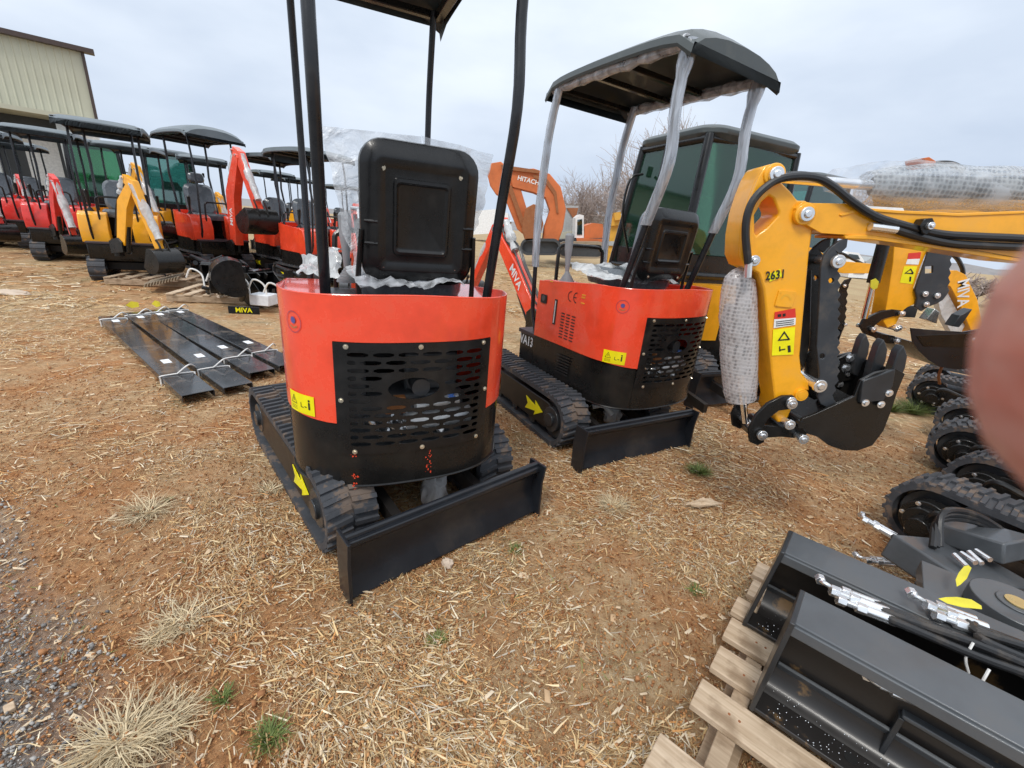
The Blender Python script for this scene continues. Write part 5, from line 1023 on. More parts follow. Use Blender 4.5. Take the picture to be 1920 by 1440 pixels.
# ------------------------------------------------------------ pallet with wide buckets, bottom right
dl = (onz(1530, 1440, .13)-onz(1310, 1285, .13)).normalized(); angp = math.atan2(dl.y, dl.x)
e0 = onz(1310, 1285, .13); nrm_ = Vector((-dl.y, dl.x, 0))
pr_ = thing('pallet', 'pale wooden pallet under the wide black buckets in the bottom right corner', 'pallet', (e0.x, e0.y, 0), angp)
for i, (offn, x0, wd) in enumerate(((-.235, -.03, .13), (-.0, .0, .10), (.155, .005, .10), (.295, .0, .10), (.42, -.01, .09), (.55, .01, .10), (.67, .0, .10))):
    plank(pr_, (x0+.65, offn-.02, .118), (1.3, wd, .022), random.uniform(-.012, .012))
for x_ in (.10, .65, 1.2): plank(pr_, (x_, .22, .06), (.045, 1.05, .09), 0, 'wood_dark', 'stringer')
for x_ in (.10, .65): plank(pr_, (x_, .22, .008), (.09, 1.05, .015), 0, 'wood_dark', 'bottom_board')
for yy in (-.23, -.02, .13, .28):
    for dx in (-.012, .014): q = MB(); q.cyl((.10+dx, yy, .1285), (.10+dx, yy, .1302), .0035, 8); q.build('nail', 'rust', pr_)
def wide_bucket(label, a, top, L=1.25, inner=None):
    "a: near left corner of the cutting edge; top: left corner of the top lip; runs along dl"
    a = Vector(a); top = Vector(top); root = thing('wide_bucket', label, 'bucket', (a.x, a.y, 0), angp, 'wide black buckets on the corner pallet')
    r_ = top-a; v = r_.dot(nrm_); h = top.z-a.z; sx = r_.dot(dl); z0 = a.z
    prof = [(0, 0), (.05, .004), (v*.6, .012), (v*.82, .03), (v*.97, h*.25), (v*1.0, h*.45), (v*1.02, h*.72), (v*1.0, h*.97), (v*.98, h)]
    sm_ = [(p.x, p.y+z0) for p in smooth([Vector((x_, y_, 0)) for x_, y_ in prof], 4)]
    th = .010; inn = []
    for i, p in enumerate(sm_):
        A_, B_ = Vector(sm_[max(0, i-1)]), Vector(sm_[min(len(sm_)-1, i+1)]); t = (B_-A_).normalized(); inn.append((p[0]+t.y*th, p[1]-t.x*th))
    q = MB(); q.prism(sm_[3:]+inn[3:][::-1], sx*.5+.012, L); q.build('bucket_shell', 'wet_floor', root)
    q = MB(); q.box(((L+sx)/2, v*.98+.005-.065, z0+h+.004), (L-sx, .14, .012)); q.box(((L+sx)/2, v*.98-.13, z0+h-.012), (L-sx, .012, .03)); q.build('top_lip', 'grey_metal', root, .003)
    q = MB(); q.box((L/2, .03, z0+.006), (L, .07, .014)); q.build('cutting_edge', 'wet_floor', root, .003)
    for i in range(3): q = MB(); q.cyl((.22+.35*i, .035, z0+.0135), (.22+.35*i, .035, z0+.0145), .014, 14); q.build('bolt_hole', 'ink', root)
    # end plate with slanting front
    q = MB(); q.add([(x_, y_, z_) for x_, y_, z_ in [(0, -.005, z0-.004), (0, v*.9, z0-.004), (0+sx*.3, v*1.04, z0+h*.3), (sx, v*1.03, z0+h+.012), (sx, v*.98-.14, z0+h+.012)]]+[(x_+.012, y_, z_) for x_, y_, z_ in [(0, -.005, z0-.004), (0, v*.9, z0-.004), (0+sx*.3, v*1.04, z0+h*.3), (sx, v*1.03, z0+h+.012), (sx, v*.98-.14, z0+h+.012)]], [(0, 1, 2, 3, 4), (9, 8, 7, 6, 5)]+[(i, (i+1) % 5, 5+(i+1) % 5, 5+i) for i in range(5)]); q.build('end_plate', 'dark_steel', root, .002)
    q = MB(); q.box((L/2, v*.93, z0+.085), (L-.05, .010, .035), Matrix.Rotation(R(30), 4, 'X')); q.build('inner_rib', 'grey_metal', root, .003)
    random.seed(4); q = MB()      # weld beads
    for i in range(60): x_ = sx+.01+i*(L-sx)/60; q.box((x_, v*.98-.124, z0+h-.002), (.014, .006, .006))
    q.build('weld_seam', 'dark_steel', root)
    q = MB()
    for i in range(240):
        x_, y_ = random.uniform(.03, L*.8), random.uniform(-.0, v*.8); z_ = z0+(.0135 if y_ < .065 else .012+.012*(y_/v)); r_ = random.uniform(.0008, .0022); a_ = [(x_+r_*math.cos(g), y_+r_*math.sin(g), z_) for g in (0, 1.26, 2.51, 3.77, 5.03)]; q.add(a_+[(x_, y_, z_+r_*.7)], [(0, 1, 5), (1, 2, 5), (2, 3, 5), (3, 4, 5), (4, 0, 5)])
    wd = q.build('water_drops', 'chrome', root); wd['kind'] = 'stuff'
    return root
wide_bucket('long black bucket nearest the bottom of the photo, edge over the pale pallet boards', onz(1405, 1325, .135), onz(1497, 1112, .46), 1.1)
wide_bucket('long black bucket farther back on the corner pallet, partly behind the near one', onz(1392, 1168, .135), onz(1478, 1000, .44), 1.15)
bx = thing('wide_bucket', 'smaller grey topped box section lying in the near long bucket at the bottom edge', 'bucket', tuple(onz(1645, 1425, .135)[:2])+(0,), angp)
q = MB(); q.box((.35, .10, .29), (.7, .19, .012)); q.build('top_plate', 'grey_metal', bx, .003); q = MB(); q.box((0, .10, .21), (.012, .20, .155)); q.build('end_plate', 'dark_steel', bx, .002); q = MB(); q.box((.35, .19, .2), (.7, .012, .16)); q.build('back_plate', 'black', bx, .002)
# hoses with zinc couplers lying in the buckets
def hosebundle(label, tip, mid, end, n=3, h=.5, r=.0105, spread=.021, turned=False):
    tip, mid, end = Vector(tip), Vector(mid), Vector(end); root = thing('hydraulic_hoses', label, 'hoses', tuple(tip)); d = (end-mid).normalized(); side = d.cross(Vector((0, 0, 1))).normalized()
    for i in range(n):
        o_ = side*(i-(n-1)/2)*spread + Vector((0, 0, .004*(i % 2))); st_ = tip+d*(.012*i)
        q = MB(); q.tube([st_+o_+d*.05-tip, mid+o_-tip, mid.lerp(end, .5)+o_+Vector((0, 0, .008*math.sin(i*2)))-tip, end+o_-tip], r, 9, sub=5); hz = q.build('hose', 'hose', root)
        q = MB(); q.tube([st_+o_+d*.01-tip, st_+o_+d*.075-tip], r*1.22, 14); q.tube([st_+o_-d*.012-tip, st_+o_+d*.01-tip], r*1.35, 6); q.tube([st_+o_-d*.035-tip, st_+o_-d*.012-tip], r*.75, 10); 
        e_ = st_+o_-d*.035-tip
        if turned or i == 0: q.tube([e_, e_-d*.014+Vector((0, 0, .004)), e_-d*.022-side*.012], r*.62, 8, sub=3); q.tube([e_-d*.022-side*.008, e_-d*.022-side*.026], r*1.25, 6)
        else: q.tube([e_-d*.02, e_], r*1.3, 6)
        q.build('coupler', 'zinc', hz, .001)
    return root
hosebundle('three hoses with zinc couplers lying over the back of the near wide bucket', onz(1590, 1122, .46), onz(1700, 1165, .46), onz(1960, 1265, .44), 3)
hosebundle('two loose zinc coupler hoses lying in the lower long bucket at the bottom right', onz(1655, 1275, .33), onz(1760, 1320, .33), onz(2000, 1420, .33), 3, turned=True)
hosebundle('pair of long black hoses with bright couplers pointing left over the bare soil', onz(1640, 985, .22), onz(1700, 1020, .22), onz(1790, 1072, .2), 2, r=.012)
hosebundle('black hose pair lying flat just behind the far wide bucket', onz(1640, 1052, .12), onz(1700, 1060, .14), onz(1800, 1070, .16), 2)
hosebundle('hose pair with bright couplers along the right edge, below the nearest tracks', onz(1835, 1010, .26), onz(1875, 1030, .26), onz(1990, 1085, .24), 2, r=.012)
hosebundle('single row of hoses crossing the grey attachment towards the lower right', onz(1770, 1150, .47), onz(1830, 1185, .47), onz(2000, 1250, .45), 3)
q = MB(); p = onz(1800, 1080, .28); M_ = thing('hydraulic_auger_drive', 'grey angular attachment with coiled hoses behind the wide buckets at the right edge', 'attachment', (p.x, p.y, .12), .3)
q.box((.1, .05, .12), (.42, .26, .10), Matrix.Rotation(.2, 4, 'Y')); q.box((-.05, -.05, .05), (.2, .18, .16)); q.box((.28, .1, .2), (.2, .22, .08), Matrix.Rotation(-.3, 4, 'X')); q.build('housing', 'grey_metal', M_, .008)
q = MB(); q.prism([(x_+.05, y_+.20) for x_, y_ in rrect(.40, .04, .01, 2)], -.18, -.165, 'xz'); q.build('flange', 'dark_steel', M_)
for k in range(3): q = MB(); q.tube([(.0+.02*k, .1, .2), (.1, .16, .26+.02*k), (.28, .14, .25+.015*k), (.46, .05, .18)], .012, 8, sub=5); q.build('hose', 'hose', M_)
q = MB()
for k in range(4): q.cyl((-.02+.04*k, -.01, .215+.01*(k % 2)), (.0+.04*k, .04, .22), .009, 10)
q.build('fitting', 'zinc', M_)
q = MB(); p = onz(1905, 1135, .40); q.tube([(p.x, p.y, .36), (p.x, p.y, .405)], [.1, .1], 28); q.tube([(p.x, p.y, .405), (p.x, p.y, .41)], [.045, .045], 24); pm_ = q.build('mounting_plate', 'grey_metal', None, .003); tag(pm_, 'grey mounting plate with a brass coloured eye at the right edge', 'mounting plate')
q = MB(); q.tube([(p.x, p.y, .411), (p.x, p.y, .414)], [.028, .028], 22); q.build('brass_eye', 'gold', pm_)
q = MB(); q.box((p.x+.06, p.y-.02, .33), (.5, .22, .05), Matrix.Rotation(angp, 4, 'Z')); tag(q.build('steel_plate', 'grey_metal', None, .003), 'flat grey steel plate under the brass eyed mount at the right edge', 'plate')
def leaf_tag(label, px, py, h, a, l=.042, w=.015):
    p = onz(px, py, h); q = MB(); c, s = math.cos(a), math.sin(a); q.add([(x_*c-y_*s, x_*s+y_*c, .012*math.sin(x_*40)) for x_, y_ in [(-l, 0), (-l*.5, w*.7), (0, w), (l*.6, w*.9), (l, .2*w), (l*.9, -.5*w), (0, -w*.8), (-l*.6, -w*.5)]], [tuple(range(8))])
    o = q.build('paper_tag', 'tag_yellow', None, sm=False); o.location = p; o.rotation_euler = (.35, .1, 0); tag(o, label, 'tag')
leaf_tag('bright yellow paper tag lying across the hoses of the near wide bucket', 1800, 1130, .52, -.2); leaf_tag('narrow yellow tag standing beside the grey attachment at the right', 1806, 1080, .42, .75, .05, .012)
for k, (px, py) in enumerate(((1825, 1205), (1855, 1255))): p = onz(px, py, .47); q = MB(); q.tube([p, p+Vector((-.01, -.01, -.04)), p+Vector((.01, -.015, -.08))], .003, 6, sub=3); tag(q.build('cable_tie', 'strap'), ('white', 'pale green')[k]+' tie hanging from the hoses of the near wide bucket', 'cable tie')
# ground oddments
q = MB(); p = onz(838, 1062, 0); tag(blob('rock', 'x', (p.x, p.y, .015), .024, 'stone', 'rock', 3, (1, .8, .9)), 'small pale rock on the straw in front of the nearest blade', 'rock')
sheet('bark_strip', 'pale yellow torn husk lying on the straw right of the second blade', [onz(1285, 945, .03), onz(1320, 932, .05), onz(1358, 944, .03), onz(1310, 952, .01)], 'sticker_white', None, .012, 8, seed=3, cat='husk')
bpy.data.objects['bark_strip'].data.materials[0] = MATS['wood']
for k, (px, py, s_, lab) in enumerate(((15, 548, .22, 'flat pale puddle stained stone at the left edge'), (20, 1332, .05, 'pale wood block at the left edge in the gravel'))):
    p = onz(px, py, 0); q = MB(); 
    if k: q.box((p.x, p.y, .008), (s_*.55, s_*.4, .014), Matrix.Rotation(-.6, 4, 'Z')); tag(q.build('wood_block', 'wood', None, .002), lab, 'wood block')
    else: tag(blob('flat_stone', 'x', (p.x, p.y, .0), s_, 'stone', 'stone', 2, (1.3, .6, .12)), lab, 'stone')
# ------------------------------------------------------------ shed at the left
a = onz(0, 62, 8.2); b = onz(151, 97, 8.2); dW = (b-a); dW.z = 0; dW.normalize(); a = a-dW*25
Lw = (b-a).length; shed = thing('metal_shed', 'tall beige metal shed with brown trim and an open lean-to at the upper left', 'shed', (a.x, a.y, 0), math.atan2(dW.y, dW.x))
zt, zm = 8.2, 4.85
q = MB(); q.box((Lw/2, .15, (zt+zm)/2), (Lw, .2, zt-zm))
for i in range(int(Lw/.3)): q.prism([(i*.3+.02, -.0+.052), (i*.3+.06, .018), (i*.3+.09, .018), (i*.3+.13, .052)], zm, zt, 'xy')
q.build('siding', 'siding', shed, 0, False)
q = MB(); q.box((Lw/2+.2, -.05, zt+.09), (Lw+.7, .5, .22)); q.build('eaves_trim', 'trim_brown', shed); q = MB(); q.box((Lw+.06, .1, (zt+zm)/2), (.13, .34, zt-zm)); q.build('corner_trim', 'trim_brown', shed)
q = MB(); q.box((Lw/2, -1.1, zm-.12), (Lw+.1, 2.4, .2)); q.build('lean_to_roof', 'siding', shed); q = MB(); q.prism([(0, .26), (Lw, .26), (Lw-9, 14), (0, 14)], 0, zt-.05, 'xy'); q.build('side_walls', 'siding', shed)
q = MB(); q.box((Lw/2, .1, zm/2), (Lw, .1, zm)); q.build('back_wall', 'far_dark', shed)
for i in range(11):
    x_ = Lw-1.2-i*2.9; q = MB(); q.box((x_, -1.9, zm/2-.1), (.55, .4, zm-.25)); q.build('pillar', 'far_grey', shed)
    q = MB(); q.box((x_-1.25, .03, 2.1), (1.3, .06, 4.1)); q.build('door', 'white', shed)
q = MB(); q.box((Lw-.6, -.8, 2.4), (1.3, 1.4, 4.6)); q.build('white_annex', 'white', shed)
# ------------------------------------------------------------ far things
def farpoly(nm, pts, Y, d0, d1, m, par, bev=0, **k): q = MB(); q.prism([A2(*p, Y) for p in pts], Y+d0, Y+d1, 'xz'); return q.build(nm, m, par, bev, **k)
YO = 17.5; p0 = onz(1050, 475)
og = thing('orange_excavator', 'big worn orange excavator with its boom bent over, far behind the wrapped canopy posts', 'excavator', (1.9, YO, 0))
farpoly('boom', [(955, 322), (1000, 318), (1030, 328), (1050, 352), (1060, 392), (1054, 430), (1046, 452), (1016, 452), (1020, 425), (1030, 395), (1022, 372), (1000, 362), (960, 352)], YO, -.35, .35, 'orange', og, .03)
farpoly('stick', [(915, 330), (922, 308), (940, 305), (960, 322), (975, 350), (990, 400), (1002, 440), (988, 445), (970, 430), (948, 375), (930, 365), (920, 350)], YO, -.3, .3, 'orange', og, .03)
farpoly('stick_cylinder', [(940, 312), (1010, 322), (1010, 328), (942, 320)], YO, -.45, -.3, 'rust', og); farpoly('bucket_cylinder', [(952, 352), (960, 350), (985, 420), (978, 424)], YO, -.5, -.3, 'rust', og)
farpoly('bucket', [(985, 392), (1000, 384), (1010, 388), (1018, 420), (1010, 448), (985, 452), (978, 430)], YO, -.6, .6, 'rust', og, .03)
farpoly('hydraulic_line', [(1000, 330), (1024, 336), (1042, 362), (1046, 400), (1042, 400), (1037, 366), (1020, 342), (1000, 336)], YO, -.4, -.35, 'rust', og)
xx, zz_ = A2(992, 341, YO); text('lettering', 'HITACHI', .22, 'sticker_white', og, frame((xx-1.9, -.37, zz_), (1, 0, -.15), (.15, 0, 1)))
for o_ in og.children:
    if o_.name.startswith('lettering'): continue
    o_.location = (-1.9, -YO, 0)
YG = 21
gt = thing('dump_truck_body', 'grey steel machine body behind the far orange excavator', 'truck', (2.5, YG, 0))
def gp(*a_, **k): o_ = farpoly(*a_, **k); o_.location = (-2.5, -YG, 0)
gp('box', [(1052, 400), (1058, 385), (1085, 386), (1082, 432), (1048, 436)], YG, 0, 2, 'far_grey', gt); gp('side_plate', [(1062, 390), (1084, 390), (1078, 415)], YG, -.06, 0, 'rust', gt); gp('base', [(1046, 436), (1082, 432), (1084, 446), (1046, 448)], YG, -.1, 2, 'siding', gt)
YP = 19.5
ow = thing('orange_excavator', 'second orange excavator with a white cab, facing away right of the big bent one', 'excavator', (3.6, YP, 0))
def op(*a_, **k): o_ = farpoly(*a_, **k); o_.location = (-3.6, -YP, 0)
op('house', [(1095, 450), (1096, 424), (1112, 418), (1130, 420), (1134, 452)], YP, 0, 2, 'orange', ow); op('cab', [(1078, 446), (1079, 408), (1086, 402), (1094, 404), (1094, 446)], YP, -.1, 1.2, 'white', ow); op('cab_window', [(1081, 440), (1082, 412), (1091, 411), (1091, 440)], YP, -.13, -.1, 'dark_glass', ow)
op('frame', [(1020, 450), (1130, 446), (1130, 456), (1020, 460)], YP, -.2, 2, 'far_dark', ow); op('deck', [(1080, 446), (1134, 448), (1132, 458), (1080, 456)], YP, -.3, 0, 'orange', ow)
def hoop(par, x0, x1, y0_, Y, r, w_, nm='track', m='mud', ox=0):
    A_, B_ = ony(x0, y0_, Y), ony(x1, y0_, Y); pts = []
    n = 10
    for i in range(n+1): g = math.pi/2+math.pi*i/n; pts.append((A_.x+r*math.cos(g), A_.z+r*math.sin(g)))
    for i in range(n+1): g = -math.pi/2+math.pi*i/n; pts.append((B_.x+r*math.cos(g), B_.z+r*math.sin(g)))
    inn = [(A_.x+(p[0]-A_.x)*.72 if p[0] < (A_.x+B_.x)/2 else B_.x+(p[0]-B_.x)*.72, A_.z+(p[1]-A_.z)*.72) for p in pts]
    q = MB(); q.prism(pts, Y-w_, Y, 'xz', [inn]); o_ = q.build(nm, m, par); o_.location = (-ox, -Y0_, 0); q = MB(); q.prism(inn, Y-w_*.7, Y-.1, 'xz'); o2 = q.build('track_frame', 'far_dark', o_)
Y0_ = YP; hoop(ow, 1058, 1118, 468, YP-.4, .34, .5, ox=3.6)
Y0_ = YO; hoop(og, 990, 1035, 462, YO, .30, .6, m='far_dark', ox=1.9)
YY = 13
yl = thing('yellow_machine', 'old yellow loader arm standing behind the wrapped posts of the second red excavator', 'loader', (4.2, YY, 0))
def yp(*a_, **k): o_ = farpoly(*a_, **k); o_.location = (-4.2, -YY, 0)
yp('mast', [(1140, 420), (1160, 418), (1158, 512), (1136, 512)], YY, -.2, .3, 'old_yellow', yl); yp('cross_arm', [(1140, 410), (1200, 396), (1215, 402), (1160, 422), (1142, 424)], YY, -.3, .0, 'old_yellow', yl); yp('dark_rail', [(1162, 430), (1166, 430), (1164, 510), (1160, 510)], YY, -.32, .3, 'far_dark', yl); yp('plate', [(1138, 452), (1156, 452), (1155, 460), (1138, 460)], YY, -.25, -.2, 'far_grey', yl); yp('block', [(1146, 400), (1158, 398), (1160, 412), (1148, 414)], YY, -.4, .2, 'old_yellow', yl)
YH_ = 15
wh = thing('white_hood', 'white sloping machine hood between the wrapped posts, left of the cab excavator', 'machine', (5, YH_, 0))
o_ = farpoly('hood', [(1160, 470), (1176, 440), (1190, 405), (1200, 398), (1206, 430), (1206, 476)], YH_, 0, 1.5, 'far_white', wh, .05); o_.location = (-5, -YH_, 0)
def farbox(nm, label, cat, pts, Y, d, m, extra=()):
    c = ony(*pts[0], Y); t = thing(nm, label, cat, (c.x, Y, 0)); o_ = farpoly('body', pts, Y, 0, d, m, t); o_.location = (-c.x, -Y, 0)
    for n2, p2, m2 in extra: o_ = farpoly(n2, p2, Y, -.08, 0, m2, t); o_.location = (-c.x, -Y, 0)
farbox('white_trailer', 'white trailer or tent side far behind, right of the nearest seat', 'trailer', [(884, 440), (884, 396), (930, 392), (952, 400), (958, 436)], 40, 4, 'far_white')
farbox('low_building', 'low pale grey building with a flat roof far behind, between bare trees', 'building', [(1050, 408), (1060, 384), (1088, 382), (1120, 398), (1130, 425), (1052, 428)], 48, 6, 'far_grey', [('window', [(1098, 404), (1106, 404), (1106, 412), (1098, 412)], 'far_dark')])
farbox('low_building', 'long low building with a pale roof behind the old yellow loader', 'building', [(1142, 428), (1146, 402), (1165, 396), (1208, 395), (1212, 428)], 50, 6, 'siding', [('roof', [(1144, 404), (1162, 394), (1210, 393), (1210, 403)], 'far_white')])
farbox('white_car', 'white vehicle far off, in the gap under the near yellow boom, left one', 'car', [(1570, 500), (1574, 482), (1590, 472), (1610, 474), (1620, 488), (1622, 502)], 60, 2.5, 'far_white', [('window', [(1580, 484), (1592, 476), (1608, 478), (1612, 486)], 'dark_glass')])
farbox('white_car', 'pale vehicle far off, right of the other and behind the second yellow cylinder', 'car', [(1622, 506), (1624, 490), (1636, 482), (1662, 484), (1668, 508)], 62, 2.5, 'far_grey', [('window', [(1634, 492), (1640, 486), (1656, 488), (1658, 494)], 'dark_glass')])
farbox('white_pickup', 'white pickup parked far behind the small toothed thumb', 'car', [(1590, 520), (1592, 506), (1612, 502), (1640, 508), (1650, 514), (1650, 524)], 34, 2, 'far_white', [('window', [(1600, 512), (1610, 505), (1620, 508), (1620, 513)], 'dark_glass')])
# ------------------------------------------------------------ bare trees
def tree(label, x, y, h, seed, spread=.62, group='bare trees beyond the field', lv=5):
    random.seed(seed); root = thing('bare_tree', label, 'tree', (x, y, 0), random.uniform(0, 6), group); tr = MB(); tw = MB()
    def br(p, d, l, r, k):
        n = 3; pts = [p]; q_ = p; dd = d
        for i in range(n): dd = (dd+Vector((random.gauss(0, .13), random.gauss(0, .13), random.gauss(.03, .08)))).normalized(); q_ = q_+dd*(l/n); pts.append(q_)
        (tr if k < 2 else tw).tube(pts, [r, r*.85, r*.7, r*.55], 6 if k < 2 else 3, cap=False)
        if k < lv:
            for i in range(random.choice((3, 4)) if k else 7):
                t = random.uniform(.35, 1); o_ = pts[min(3, int(t*3)+0)]; a_ = random.uniform(0, 2*math.pi); tilt = random.uniform(.35, .95)*spread*2
                e1 = dd.orthogonal().normalized(); e2 = dd.cross(e1); nd = (dd*math.cos(tilt)+(e1*math.cos(a_)+e2*math.sin(a_))*math.sin(tilt)+Vector((0, 0, .12))).normalized(); br(o_, nd, l*random.uniform(.66, .9), max(.016, r*.52), k+1)
    br(Vector((0, 0, -.1)), Vector((0, 0, 1)), h*.22, h*.02, 0); tr.build('trunk', 'bark', root); tw.build('crown', 'twig', root); return root
for i, (px, Y_, h, lab) in enumerate(((1098, 46, 9.5, 'bare round crowned tree right of the far orange excavator'), (1175, 44, 8.0, 'bare tree between the wrapped front posts'), (1150, 52, 8.5, 'bare tree just left of the front right wrapped post, farther back'), (1228, 40, 11.5, 'tall bare tree rising left of the cab excavator roof'), (1270, 46, 9, 'bare tree seen through the green cab glass'), (1063, 60, 7, 'small bare tree at the left end of the far tree group'))):
    d = ray(px, 400); p = CAM+d*(Y_/d.y); tree(lab, p.x, p.y, h*(1.5, 2.1, 2.1, 2.2, 1.9, 1.7)[i], 20+i)
for i, (px, Y_, h) in enumerate(((1770, 18, 2.6), (1806, 17, 2.8), (1850, 18, 3.2), (1700, 34, 3), (1895, 18, 3.4))):
    d = ray(px, 520); p = CAM+d*(Y_/d.y); tree('bare bush %s' % ('behind the second yellow arm', 'right of the sloping lettered boom', 'against the finger edge', 'low and far, under the near boom', 'hidden mostly by the finger')[i], p.x, p.y, h, 40+i, .75, 'bare bushes at the right edge of the field', 4)
# hills with woods, far
q = MB(); pts = []
for ring_, (rr_, hh) in enumerate(((420, 0), (440, 9), (520, 13))):
    pts.append([(rr_*math.cos(R(g)), rr_*math.sin(R(g)), -1+hh*(.55+.45*noise.noise(Vector((g*.05, ring_, 0)))+.25*noise.noise(Vector((g*.4, ring_, 5))))) for g in range(0, 361, 2)])
q.loft(pts, False); m_, n_, l_, p_ = newmat('far_wood'); a_ = obn(n_, l_, .06, 6, .7); r_ = ramp(n_, l_, a_.outputs[0], [(.3, (.20, .19, .19)), (.7, (.30, .28, .27))]); l_.new(r_.outputs[0], p_.inputs['Base Color']); p_.inputs['Roughness'].default_value = 1
struct(q.build('hills', 'far_wood'))
# ------------------------------------------------------------ ground
rng = np.random.default_rng(5)
def vnoise(x, y, s, seed=0):
    x = x*s+seed*17.3; y = y*s+seed*9.1; xi = np.floor(x).astype(int); yi = np.floor(y).astype(int); fx = x-xi; fy = y-yi; fx = fx*fx*(3-2*fx); fy = fy*fy*(3-2*fy)
    h = lambda a, b: ((np.sin(a*127.1+b*311.7+seed*74.7)*43758.5453) % 1)
    return (h(xi, yi)*(1-fx)+h(xi+1, yi)*fx)*(1-fy)+(h(xi, yi+1)*(1-fx)+h(xi+1, yi+1)*fx)*fy
def fbm(x, y, s, o=4, seed=0): return sum(vnoise(x, y, s*2**i, seed+i)/2**i for i in range(o))/sum(1/2**i for i in range(o))
def gz(x, y):
    d = np.hypot(x, y); k = np.exp(-(d/14)**2)
    return (fbm(x, y, .8, 3, 1)-.55)*.05*k+(fbm(x, y, 7, 3, 2)-.5)*.022*k-.006
def axis(lo, hi, n0, step):
    a_ = [0]; s_ = step
    while a_[-1] < hi: a_.append(a_[-1]+s_); s_ *= 1.0 if a_[-1] < n0 else 1.06
    b_ = [0]; s_ = step
    while b_[-1] > lo: b_.append(b_[-1]-s_); s_ *= 1.0 if -b_[-1] < n0 else 1.06
    return np.array(sorted(set(b_+a_)))
gx = axis(-900, 900, 4.5, .024); gy = axis(-300, 1200, 6.0, .024); gy = gy[gy > -300]
k_ = (gy > -.6) | (np.arange(len(gy)) % 6 == 0); gy = gy[k_]
GX, GY = np.meshgrid(gx, gy); GZ = gz(GX, GY); nx, ny = len(gx), len(gy)
me = bpy.data.meshes.new('ground'); me.vertices.add(nx*ny); me.vertices.foreach_set('co', np.stack([GX, GY, GZ], -1).ravel())
ii = (np.arange(ny-1)[:, None]*nx+np.arange(nx-1)[None]).ravel(); F_ = np.stack([ii, ii+1, ii+nx+1, ii+nx], -1)
me.loops.add(F_.size); me.loops.foreach_set('vertex_index', F_.ravel()); me.polygons.add(len(F_)); me.polygons.foreach_set('loop_start', np.arange(len(F_))*4); me.update(calc_edges=True); me.shade_smooth()
m, n, l, p = newmat('soil'); tcn = n.new('ShaderNodeTexCoord')
def tn(s, det=6, r_=.6, off=0):
    mpn = n.new('ShaderNodeMapping'); mpn.inputs['Location'].default_value = (off, off*.7, 0); l.new(tcn.outputs['Object'], mpn.inputs[0]); x_ = n.new('ShaderNodeTexNoise'); x_.inputs['Scale'].default_value = s; x_.inputs['Detail'].default_value = det; x_.inputs['Roughness'].default_value = r_; l.new(mpn.outputs[0], x_.inputs[0]); return x_.outputs[0]
big, med, fine, straw_n = tn(.55, 5, .6, 3), tn(3.2, 6), tn(55, 8, .75), tn(18, 8, .8, 7)
red_ = ramp(n, l, fine, [(.3, (.16, .058, .020)), (.48, (.40, .165, .052)), (.7, (.56, .28, .11))]); tan_ = ramp(n, l, straw_n, [(.32, (.24, .155, .075)), (.5, (.47, .33, .18)), (.68, (.68, .53, .33))])
mk = ramp(n, l, big, [(.44, (0, 0, 0)), (.54, (1, 1, 1))]); mk2 = ramp(n, l, med, [(.38, (0, 0, 0)), (.62, (1, 1, 1))])
def mixn(f, a_, b_, bt='MIX'):
    x_ = n.new('ShaderNodeMix'); x_.data_type = 'RGBA'; x_.blend_type = bt
    if isinstance(f, float): x_.inputs[0].default_value = f
    else: l.new(f, x_.inputs[0])
    for i_, v_ in ((6, a_), (7, b_)):
        if isinstance(v_, tuple): x_.inputs[i_].default_value = (*v_, 1)
        else: l.new(v_, x_.inputs[i_])
    return x_.outputs[2]
f1 = mixn(.5, mk.outputs[0], mk2.outputs[0]); base = mixn(f1, red_.outputs[0], tan_.outputs[0])
# far off the straw cover takes over; grey gravel at the lower left
sx_ = n.new('ShaderNodeSeparateXYZ'); l.new(tcn.outputs['Object'], sx_.inputs[0])
def mr(src, a_, b_): x_ = n.new('ShaderNodeMapRange'); x_.inputs[1].default_value = a_; x_.inputs[2].default_value = b_; l.new(src, x_.inputs[0]); return x_.outputs[0]
def mth(op_, a_, b_): x_ = n.new('ShaderNodeMath'); x_.operation = op_; x_.use_clamp = False; [l.new(v_, x_.inputs[i_]) if not isinstance(v_, float) else setattr(x_.inputs[i_], 'default_value', v_) for i_, v_ in ((0, a_), (1, b_))]; return x_.outputs[0]
far_f = mr(sx_.outputs[1], 3.0, 16.0); far_c = ramp(n, l, mixn(.5, big, straw_n), [(.35, (.30, .205, .105)), (.6, (.42, .32, .17))]); base = mixn(mth('MULTIPLY', far_f, .85), base, far_c.outputs[0])
grv = ramp(n, l, tn(80, 5, .8), [(.3, (.10, .095, .09)), (.5, (.22, .21, .195)), (.7, (.40, .38, .355))])
gm = mth('MULTIPLY', mth('SUBTRACT', mth('MULTIPLY', sx_.outputs[0], -1.0), mth('ADD', mth('MULTIPLY', mth('SUBTRACT', sx_.outputs[1], .65), 1.7), .72)), .62); gm2 = mr(mth('ADD', gm, mth('MULTIPLY', med, .5)), .22, .55)
base = mixn(gm2, base, grv.outputs[0])
gp_ = ramp(n, l, tn(1.3, 4, .6, 11), [(.60, (0, 0, 0)), (.70, (1, 1, 1))]); base = mixn(mth('MULTIPLY', gp_.outputs[0], .35), base, (.10, .13, .04))
l.new(base, p.inputs['Base Color']); p.inputs['Roughness'].default_value = .92
hb_ = mth('ADD', fine, mth('MULTIPLY', straw_n, 1.5)); bump(n, l, hb_, p, .9, .012)
me.materials.append(m); gr_ = bpy.data.objects.new('ground', me); sc.collection.objects.link(gr_); struct(gr_)
